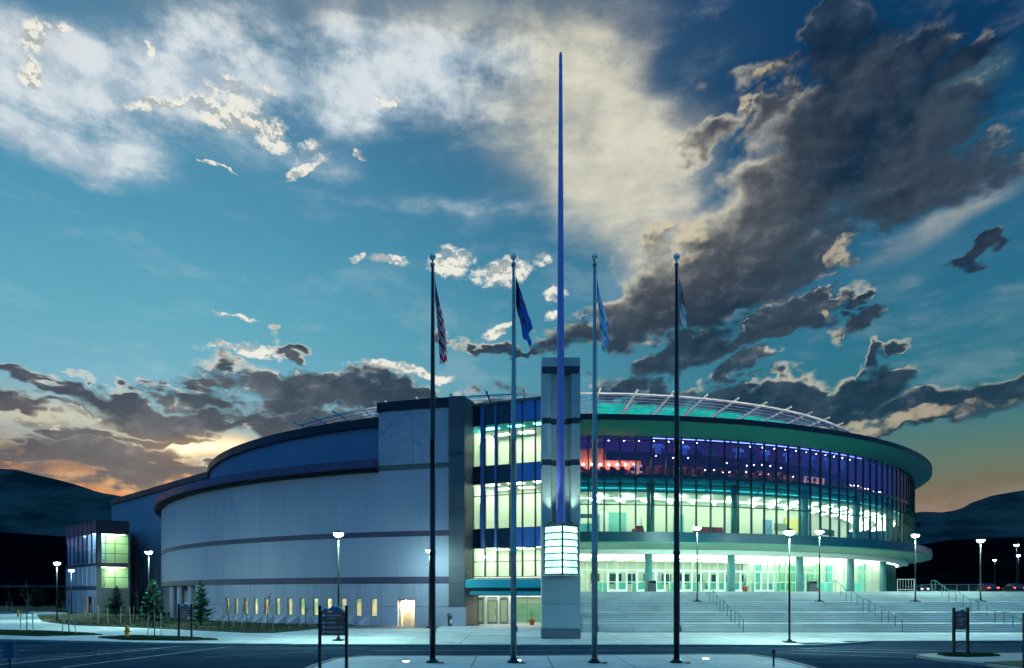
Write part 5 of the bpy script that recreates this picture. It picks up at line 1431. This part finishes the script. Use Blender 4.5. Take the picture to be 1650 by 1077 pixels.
# bollard at the island corner, dark post at the right edge
x_, y_ = (1246.5-825)/F_PX*24.6, 24.6
t = thing('bollard', 'thin dark bollard with a round head at the right corner of the flagpole island', 'bollard', (x_, y_, .12))
MB().tube([(0, 0, 0), (0, 0, .50)], .032, 10).build('shaft', 'steel_dark', t); MB().lathe([(.03, .50), (.07, .55), (.07, .60), (.03, .65), (0, .66)], 10).build('head', 'steel_dark', t, smooth=True)
t = thing('sign_post', 'black square post cut off by the right edge of the picture', 'post', ((1651-825)/F_PX*23, 23, 0.0))
MB().box(-.045, .045, -.045, .045, 0, 2.12).build('shaft', 'steel_dark', t); MB().box(-.055, .055, -.055, .055, 2.12, 2.16).build('cap', 'steel_dark', t)
t = thing('small_sign', 'low dark blue sign panel on one post at the left edge of the car park', 'sign', ((15-825)/F_PX*24, 24, 0.0))
MB().box(-.18, .18, -.015, .015, .50, 1.08).build('panel', 'panel_blue', t); MB().box(-.025, .025, .016, .056, 0, 1.10).build('post', 'steel_dark', t)

# barriers on the plaza
def barrier(xa, xb, Yd, label, z=ZP):
    Xa, Xb = (xa-825)/F_PX*Yd, (xb-825)/F_PX*Yd; L = Xb-Xa
    t = thing('crowd_barrier', label, 'barrier', (Xa, Yd, z), 0, 'white crowd barriers beyond the stairs')
    MB().tube([(0, 0, .04), (0, 0, 1.1), (L, 0, 1.1), (L, 0, .04)], .032, 6).build('frame', 'fence_white', t)
    MB().tube([(0, 0, .18), (L, 0, .18)], .026, 6).build('lower_rail', 'fence_white', t)
    n_ = max(3, int(L/.22)); mb = None
    for k in range(1, n_):
        x = L*k/n_; MB().tube([(x, 0, .18), (x, 0, 1.1)], .011, 4, caps=False).build('bar', 'fence_white', t)
    for x in (0.15, L-.15): MB().box(x-.03, x+.03, -.28, .28, 0, .04).build('foot', 'fence_white', t)
barrier(1446, 1473, 59.5, 'white crowd barrier in front of the right end of the glass drum')
for k, lab in enumerate(('first white barrier right of the drum lamp', 'second white barrier along the far car park', 'third white barrier along the far car park', 'fourth white barrier along the far car park', 'last white barrier, beside the street lamp against the hillside')):
    barrier(1484+19.4*k, 1484+19.4*(k+1)-1.0, 92, lab)

# ================================================================== cars in the far car park
def car(x, y, rot, paint, label, lights):
    t = thing('parked_car', label, 'car', (x, y, ZP), rot, 'cars in the car park beyond the plaza')
    L, W = 4.4, 1.75
    prof = [(-2.2, .35), (-2.18, .75), (-1.95, .92), (-1.2, 1.0), (-.75, 1.38), (.75, 1.42), (1.35, 1.02), (2.05, .88), (2.2, .62), (2.2, .35)]
    mb = MB(); n_ = len(prof)
    for yy, ins in ((-W/2, 0), (W/2, 0)):
        for (a, b) in prof: mb.v.append((a, yy*(1 if b < 1.1 else .82), b))
    for i in range(n_-1): mb.f.append((i, i+1, n_+i+1, n_+i)); mb.m.append(0)
    mb.f.append(tuple(reversed(range(n_)))); mb.f.append(tuple(range(n_, 2*n_))); mb.f.append((0, n_, 2*n_-1, n_-1)); mb.m += [0, 0, 0]
    mb.build('body', paint, t)
    for s in (-1, 1): MB().hexa([(-.95, s*.80, 1.02), (1.1, s*.80, 1.02), (1.1, s*.84, 1.02), (-.95, s*.84, 1.02), (-.62, s*.735, 1.32), (.66, s*.735, 1.32), (.66, s*.76, 1.32), (-.62, s*.76, 1.32)]).build('side_window', 'slot', t)
    for a in (-1.35, 1.35):
        for s in (-1, 1):
            w = MB().tube([(a, s*.66, .33), (a, s*.90, .33)], .33, 14).build('wheel', 'tyre', t); MB().tube([(a, s*.90, .33), (a, s*.915, .33)], .18, 10).build('rim', 'pole_alu', w)
    for s in (-1, 1):
        MB().box(-2.23, -2.17, s*.62-.16, s*.62+.16, .66, .82).build('tail_light', 'tail', t); MB().box(2.17, 2.23, s*.6-.16, s*.6+.16, .60, .74).build('headlight', 'head' if lights else 'paper', t)
car(74.5, 105, math.radians(75), 'car_dark', 'dark purple car with red tail lamps beyond the stairs', False)
car(82.5, 110, math.radians(80), 'car_light', 'silver car with red tail lamps near the right edge', False)
car(79.5, 106, math.radians(70), 'car_dark', 'dark car partly behind the outermost handrail', False)
car(62.0, 112, math.radians(-95), 'car_light', 'silver car facing this way behind the white barriers', True)
car(71.0, 118, math.radians(-80), 'car_dark', 'dark car facing this way behind the white barriers', True)

# low buildings far left
t = thing('distant_shed', 'long low dark shed on the far lawn at the left edge', 'building', (-100, 150, 0))
MB().box(-60, 32, 0, 14, 0, 4.2).build('wall', 'foothill', t); MB().box(-61, 33, -.5, 15, 4.2, 4.7).build('roof', 'band', t)
MB().box(16, 24, -.25, -.05, .8, 2.9).build('loading_door', 'poster_blue', t)

# ================================================================== trees
def conifer(x, y, z, h, r, mat, label, seed, group='young conifers in the planted bed'):
    rnd = random.Random(seed); t = thing('conifer', label, 'tree', (x, y, z), rnd.uniform(0, 6), group)
    MB().tube([(0, 0, -.1), (.03, .02, h*.4), (0, 0, h*.96)], [.075, .05, .012], 7).build('trunk', 'bark', t)
    br = MB(); mb = MB(); lv = int(h/.15)
    for i in range(lv):
        zz_ = h*(.10+.86*i/lv); rr = r*(1-i/lv)**.75*rnd.uniform(.7, 1.1)+.05
        nb_ = 7 if i < lv*.7 else 5
        for k in range(nb_):
            a = rnd.uniform(0, 6.28); L = rr*rnd.uniform(.6, 1.15); lift = rnd.uniform(.05, .35)
            p0 = Vector((0, 0, zz_)); p1 = Vector((L*math.cos(a), L*math.sin(a), zz_+L*lift))
            br.tube([p0, p1], [.014, .004], 4, caps=False)
            d = (p1-p0).normalized(); sd = Vector((-math.sin(a), math.cos(a), 0))
            nn = max(6, int(L/.032))
            for q in range(nn):
                u = (q+rnd.random())/nn; c = p0+(p1-p0)*(u*.95+.08)
                for s in (-1, 1):
                    l_ = rnd.uniform(.10, .20)*(1.15-u*.4); e = d*rnd.uniform(.4, .9)+sd*s*rnd.uniform(.5, 1)+Vector((0, 0, rnd.uniform(-.35, .55)))
                    e = e.normalized()*l_; w_ = e.cross(Vector((rnd.uniform(-1,1), rnd.uniform(-1,1), 1))).normalized()*.030
                    mb.quad(c-w_, c+e*.5-w_*1.4, c+e, c+e*.4+w_*1.4)
    br.build('branches', 'bark', t); tag(mb.build('crown', mat, t), kind='stuff')
def sapling(x, y, z, h, label, seed, stakes=2):
    rnd = random.Random(seed); t = thing('bare_sapling', label, 'tree', (x, y, z), 0, 'leafless staked saplings on the lawn and verge')
    k1 = Vector((rnd.uniform(-.05, .05), 0, h*.5)); tip = Vector((rnd.uniform(-.12, .12), rnd.uniform(-.1, .1), h))
    MB().tube([(0, 0, -.1), k1, tip], [.035, .026, .006], 6).build('trunk', 'bark', t)
    mb = MB()
    def grow(p, d, L, r, lev):
        q = p+d*L; mid = p+d*L*.5+Vector((rnd.uniform(-.04, .04), rnd.uniform(-.04, .04), 0))*L
        mb.tube([p, mid, q], [r, r*.8, r*.4], 4, caps=False)
        if lev > 0:
            for _ in range(rnd.randint(3, 4)):
                u = rnd.uniform(.3, 1); e = (d+Vector((rnd.uniform(-.75, .75), rnd.uniform(-.75, .75), rnd.uniform(-.05, .6)))).normalized()
                grow(p+(q-p)*u, e, L*rnd.uniform(.45, .7), r*.55, lev-1)
    for i in range(9):
        u = .38+.6*i/9; p = k1*(2*u) if u < .5 else k1+(tip-k1)*((u-.5)*2); a = rnd.uniform(0, 6.28)
        grow(p, Vector((math.cos(a)*.7, math.sin(a)*.7, 1.0)).normalized(), h*.26*(1.25-u), .012, 2)
    mb.build('branches', 'bark', t)
    for s in ((-1, 1) if stakes == 2 else (-1, 1, 0)):
        MB().tube([(s*.38, .1*s, -.05), (s*.33, .08*s, 1.5)], .028, 6).build('stake', 'stake', t)
    if stakes: MB().tube([(-.34, -.08, 1.25), (0, 0, 1.28), (.34, .08, 1.25)], .008, 4).build('tie', 'stake', t)
gp_ = ground_pt
x_, y_ = gp_(247, 1012); conifer(x_, y_, .14, 4.0, 1.25, 'needles', 'green conifer beside the street lamp in the planted bed', 3)
x_, y_ = gp_(324, 1011); conifer(x_, y_, .14, 3.9, 1.12, 'needles', 'green conifer behind the small direction sign', 4)
x_, y_ = gp_(187, 997.5); conifer(x_, y_, .14, 3.7, 1.25, 'needles_dark', 'dark conifer in front of the annex corner', 5)
x_, y_ = gp_(98, 984.5); conifer(x_, y_, .14, 3.4, 1.3, 'needles_dark', 'dark distant conifer left of the annex', 6)
x_, y_ = gp_(60, 983.5); conifer(x_, y_, .14, 4.4, 1.9, 'needles_dark', 'broad dark distant conifer at the edge of the far lawn', 7)
sap = [(43, 1022, 3.6, 'bare sapling with three stakes nearest the left edge, on the verge'), (111, 1024.5, 3.4, 'bare sapling on the tip of the verge in front of the annex'),
       (15, 986, 3.8, 'far bare sapling at the left edge'), (166, 1009, 3.6, 'bare sapling left of the dark conifer'), (202, 1008, 3.2, 'bare sapling above the yellow hydrant'),
       (249, 1029.5, 4.3, 'tall bare sapling on the small verge beside the street lamp'), (368, 1016, 2.4, 'low bare sapling by the first lit windows'), (431, 1017, 2.6, 'bare sapling below the lit windows near the bed end'),
       (132, 998, 3.2, 'bare sapling before the annex concrete wall'), (152, 1001, 2.9, 'bare sapling before the annex corner'), (262, 1003, 3.8, 'bare sapling between the two green conifers'), (398, 1012, 2.3, 'bare sapling in the middle of the lit windows'),
       (222, 1003, 3.3, 'bare sapling in front of the slot windows'), (492, 1014, 2.2, 'bare sapling left of the large sign')]
for i, (a, b, h, lab) in enumerate(sap):
    x_, y_ = gp_(a, b); sapling(x_, y_, .14, h, lab, 20+i, 3 if i in (0, 1, 5) else 2)

# grass on the verges: blades as one mass each
def grass(polys, n, hgt, seed, z=.14):
    rnd = random.Random(seed); mb = MB()
    for poly in polys:
        x0, x1 = min(p[0] for p in poly), max(p[0] for p in poly); y0, y1 = min(p[1] for p in poly), max(p[1] for p in poly); k = 0
        while k < n:
            p = (rnd.uniform(max(x0, -45), x1), rnd.uniform(y0, y1)); k += 1
            if not inside(p, poly): continue
            a = rnd.uniform(0, 6.28); w_ = .03; h_ = hgt*rnd.uniform(.5, 1.3); dx3, dy3 = math.cos(a), math.sin(a)
            n_ = len(mb.v); mb.v += [(p[0]-w_*dx3, p[1]-w_*dy3, z), (p[0]+w_*dx3, p[1]+w_*dy3, z), (p[0]+dy3*h_*.4, p[1]-dx3*h_*.4, z+h_)]
            mb.f.append((n_, n_+1, n_+2)); mb.m.append(0)
    return tag(mb.build('grass', 'grass'), kind='stuff')
grass([v1, v2], 26000, .07, 1)
grass([bed_poly], 30000, .10, 2, .15)
rg = gpoly((1510,1059.5),(1545,1058),(1600,1059.5),(1612,1062),(1560,1063.5),(1525,1062.5))
grass([rg], 6000, .07, 3)

# ================================================================== inside the arena, seen through the glass
def at_pol(R, ph, z): x, y = pol(R, ph); return (x, y, z)
def face_out(ph): return math.radians(ph)-A0      # turns a thing's front (-y) outwards
# hanging jerseys in the club
def jersey(ph, mat, label, first=None):
    t = thing('hanging_jersey', label, 'jersey', at_pol(50.3, ph, 15.68), face_out(ph), 'jerseys hanging under the club ceiling')
    mb = MB(); out = [(-.26, 0), (.26, 0), (.26, .62), (.52, .50), (.60, .74), (.25, .95), (.10, .90), (-.10, .90), (-.25, .95), (-.60, .74), (-.52, .50), (-.26, .62)]
    k = len(out)
    mb.v += [(a, -.05, b) for a, b in out]+[(a, .05, b) for a, b in out]
    mb.f += [tuple(range(k)), tuple(reversed(range(k, 2*k)))]+[(i, (i+1) % k, k+(i+1) % k, k+i) for i in range(k)]; mb.m += [0]*(k+2)
    mb.build('shirt', mat, t)
    MB().tube([(0, 0, .9), (0, 0, 1.3)], .01, 4).build('cord', 'steel_dark', t)
js = [(11.3, 'jersey', 'light blue jersey just right of the third flagpole'), (14.2, 'jersey', 'light blue jersey behind the rightmost flagpole'), (17.5, 'jersey_olive', 'olive green jersey among the blue ones'), (20.6, 'jersey', 'light blue jersey right of the olive one'), (22.4, 'jersey_dark', 'dark jersey right of the olive one'),
      (24.2, 'jersey', 'large light blue jersey in the middle of the row'), (27.4, 'jersey', 'light blue jersey above the street lamp on the road edge'), (31.0, 'jersey', 'light blue jersey left of the bright bar window'), (34.0, 'jersey', 'light blue jersey above the bright bar window'), (37.0, 'jersey', 'rightmost light blue jersey of the row'), (15.9, 'jersey_dark', 'dark jersey left of the olive one')]
for ph, m_, lab in js: jersey(ph, m_, lab)
# bar counter, back bar and lamps of the club, with added fill lights
def inner(mb, name, mats, label=None): return pt(mb, name, mats, arena, label=label)
inner(arc(MB(), 47.4, 47.9, 3.0, 6.2, 13.42, 16.6), 'back_bar', 'orange_in'); inner(arc(MB(), 47.4, 47.9, 6.2, 10.3, 13.42, 15.5), 'back_bar', 'orange_in'); inner(arc(MB(), 49.0, 49.5, 3.5, 9.0, 13.42, 14.3), 'bar_counter', 'orange_in')
inner(arc(MB(), 49.6, 49.9, 8.6, 9.7, 13.42, 14.75), 'lit_panel', 'bar_glow'); inner(arc(MB(), 50.0, 50.3, 30.3, 33.4, 13.42, 14.5), 'lit_panel', 'bar_glow')
for k in range(7): inner(MB().lathe([(.0, -.09), (.08, -.05), (.10, .02), (.03, .09)], 10, at_pol(48.4, 3.6+.95*k, 15.0)), 'bar_lamp', 'warm_bulb')
for k in range(40):
    ph = 11.0+1.0*k; inner(arc(MB(), 48.7, 48.8, ph-.36, ph+.36, 13.42, 14.85+.12*math.sin(k*2.3), n=1), 'booth_screen', 'orange_in'); inner(MB().lathe([(.0, -.03), (.022, -.015), (.025, .01), (.01, .03)], 8, at_pol(49.7, ph+.1*(k%3), 14.35+.06*(k%4))), 'table_lamp', 'warm_bulb')
for k in range(24):
    ph = 4.3+1.575*k; inner(MB().lathe([(.0, -.035), (.026, -.015), (.026, .015), (.01, .035)], 8, at_pol(50.9, ph, 16.70)), 'spot_bulb', 'bulb')
for k, (ph, z_) in enumerate(((11.6,15.7),(13.6,15.55),(15.4,15.6),(20.2,15.3),(22.9,15.2),(23.9,15.3),(25.0,15.4),(25.4,15.1),(26.3,15.35),(27.9,15.3),(45.5,15.0))):
    inner(MB().lathe([(.0, -.035), (.026, -.015), (.026, .015), (.01, .035)], 8, at_pol(49.0, ph, z_+.1)), 'spot_bulb', 'bulb')
for k in range(10): inner(arc(MB(), RG-.55, RG-.47, 10.3+2.9*k, 12.9+2.9*k, 16.84, 16.88, n=1), 'added_jersey_light', 'jersey_fill')  # added blue-white strips that brighten the jerseys from the front
for k in range(24): inner(arc(MB(), 45.2, 51.2, 1+3.1*k, 1+3.1*k+3.06, 16.93, 16.97, n=1), 'purple_fill_ring', 'purple_fill')  # violet fill, added: a glowing ring gives the ceiling its purple tone
# dining chairs
ch0 = None
for row, R in enumerate((50.2, 49.3)):
    for k in range(34 if row == 0 else 30):
        ph = 3.2+1.05*k+(.4 if row else 0)
        lab = 'dark dining chair in the front row along the club window' if row == 0 else 'dark dining chair in the second row behind the club window'
        if ch0 is None:
            ch0 = thing('dining_chair', lab, 'chair', at_pol(R, ph, 13.42), face_out(ph), 'dining chairs along the upper window')
            MB().box(-.22, .22, -.22, .22, .42, .47).build('seat', 'wood', ch0); MB().box(-.22, .22, -.23, -.19, .62, .98).build('backrest', 'wood', ch0)
            for a in (-.19, .19):
                for b in (-.19, .19): MB().box(a-.02, a+.02, b-.02, b+.02, 0, .42 if b > 0 else .62).build('leg', 'steel_dark', ch0)
        else: dup(ch0, at_pol(R, ph, 13.42), face_out(ph), lab)
# concourse furniture
def armchair(ph, w, label, R=50.3):
    t = thing('red_armchair', label, 'armchair', at_pol(R, ph, 8.14), face_out(ph), 'red seats in the concourse')
    MB().box(-w/2, w/2, -.4, .4, .08, .42).build('seat', 'red', t); MB().box(-w/2, w/2, -.45, -.25, .42, .85).build('backrest', 'red', t)
    for s in (-1, 1): MB().box(s*w/2-.09, s*w/2+.09, -.4, .4, .08, .62).build('armrest', 'red', t)
armchair(9.1, .75, 'red armchair beside the teal doors in the concourse'); armchair(16.5, 1.7, 'wide red sofa left of the second column in the concourse'); armchair(17.8, 1.0, 'red seat between the sofa and the second column')
for (pa_, pb_, z0_, z1_, R, mt, nm) in ((7.2, 9.9, 8.14, 11.0, 44.05, 'teal_door', 'double_door'), (5.9, 7.0, 8.14, 10.9, 46.0, 'poster', 'white_cabinet'), (2.4, 5.4, 8.14, 9.4, 48.5, 'plenum', 'counter'), (4.6, 5.4, 9.4, 10.3, 48.4, 'poster_blue', 'display'),
    (12.0, 13.6, 8.5, 10.6, 44.1, 'annex_wall', 'wall_panel'), (16.6, 18.0, 8.14, 10.9, 44.1, 'teal_door', 'double_door'), (22.3, 24.0, 9.2, 10.6, 46.6, 'poster', 'poster_board'), (27.4, 28.9, 8.9, 10.4, 47.0, 'poster_blue', 'poster_board'),
    (32.2, 35.0, 9.6, 10.4, 45.0, 'dark_frame', 'menu_board'), (31.0, 35.4, 8.14, 9.1, 47.5, 'plenum', 'counter'), (42.0, 46.5, 9.5, 10.2, 45.5, 'spandrel', 'menu_board'), (41, 47, 8.14, 9.1, 47.0, 'dark_frame', 'counter'), (3.0, 5.6, 10.2, 10.6, 46.0, 'fascia', 'canopy_sign')):
    inner(arc(MB(), R, R+.1, pa_, pb_, z0_, z1_), nm, mt)
me = text_mesh('E', 1.2, 'yellow', 'CENTER'); 
t = tag(place(me, 'mural_letter', None, at_pol(46.0, 37.0, 9.3)), 'yellow letter E of a mural inside the concourse, right of the menu board', 'mural'); t.rotation_euler = (math.pi/2, 0, face_out(37.0))
inner(arc(MB(), 44.0, 44.1, 36.0, 40.5, 8.6, 11.2), 'mural_board', 'yellow')
# potted greenery and ticket desks in the lobby
for k, ph in enumerate((6.5, 9.6, 12.5, 15.2, 18.4, 21.6, 25.0, 28.0, 31.2, 35.0, 39, 43)):
    inner(arc(MB(), 40.2, 40.8, ph, ph+1.8, ZP, ZP+1.05), 'ticket_desk', 'teal_door'); inner(arc(MB(), 39.0, 39.1, ph-.2, ph+1.2+.5*math.sin(k*1.7), ZP+.9, ZP+2.0), 'dark_opening', 'slot')
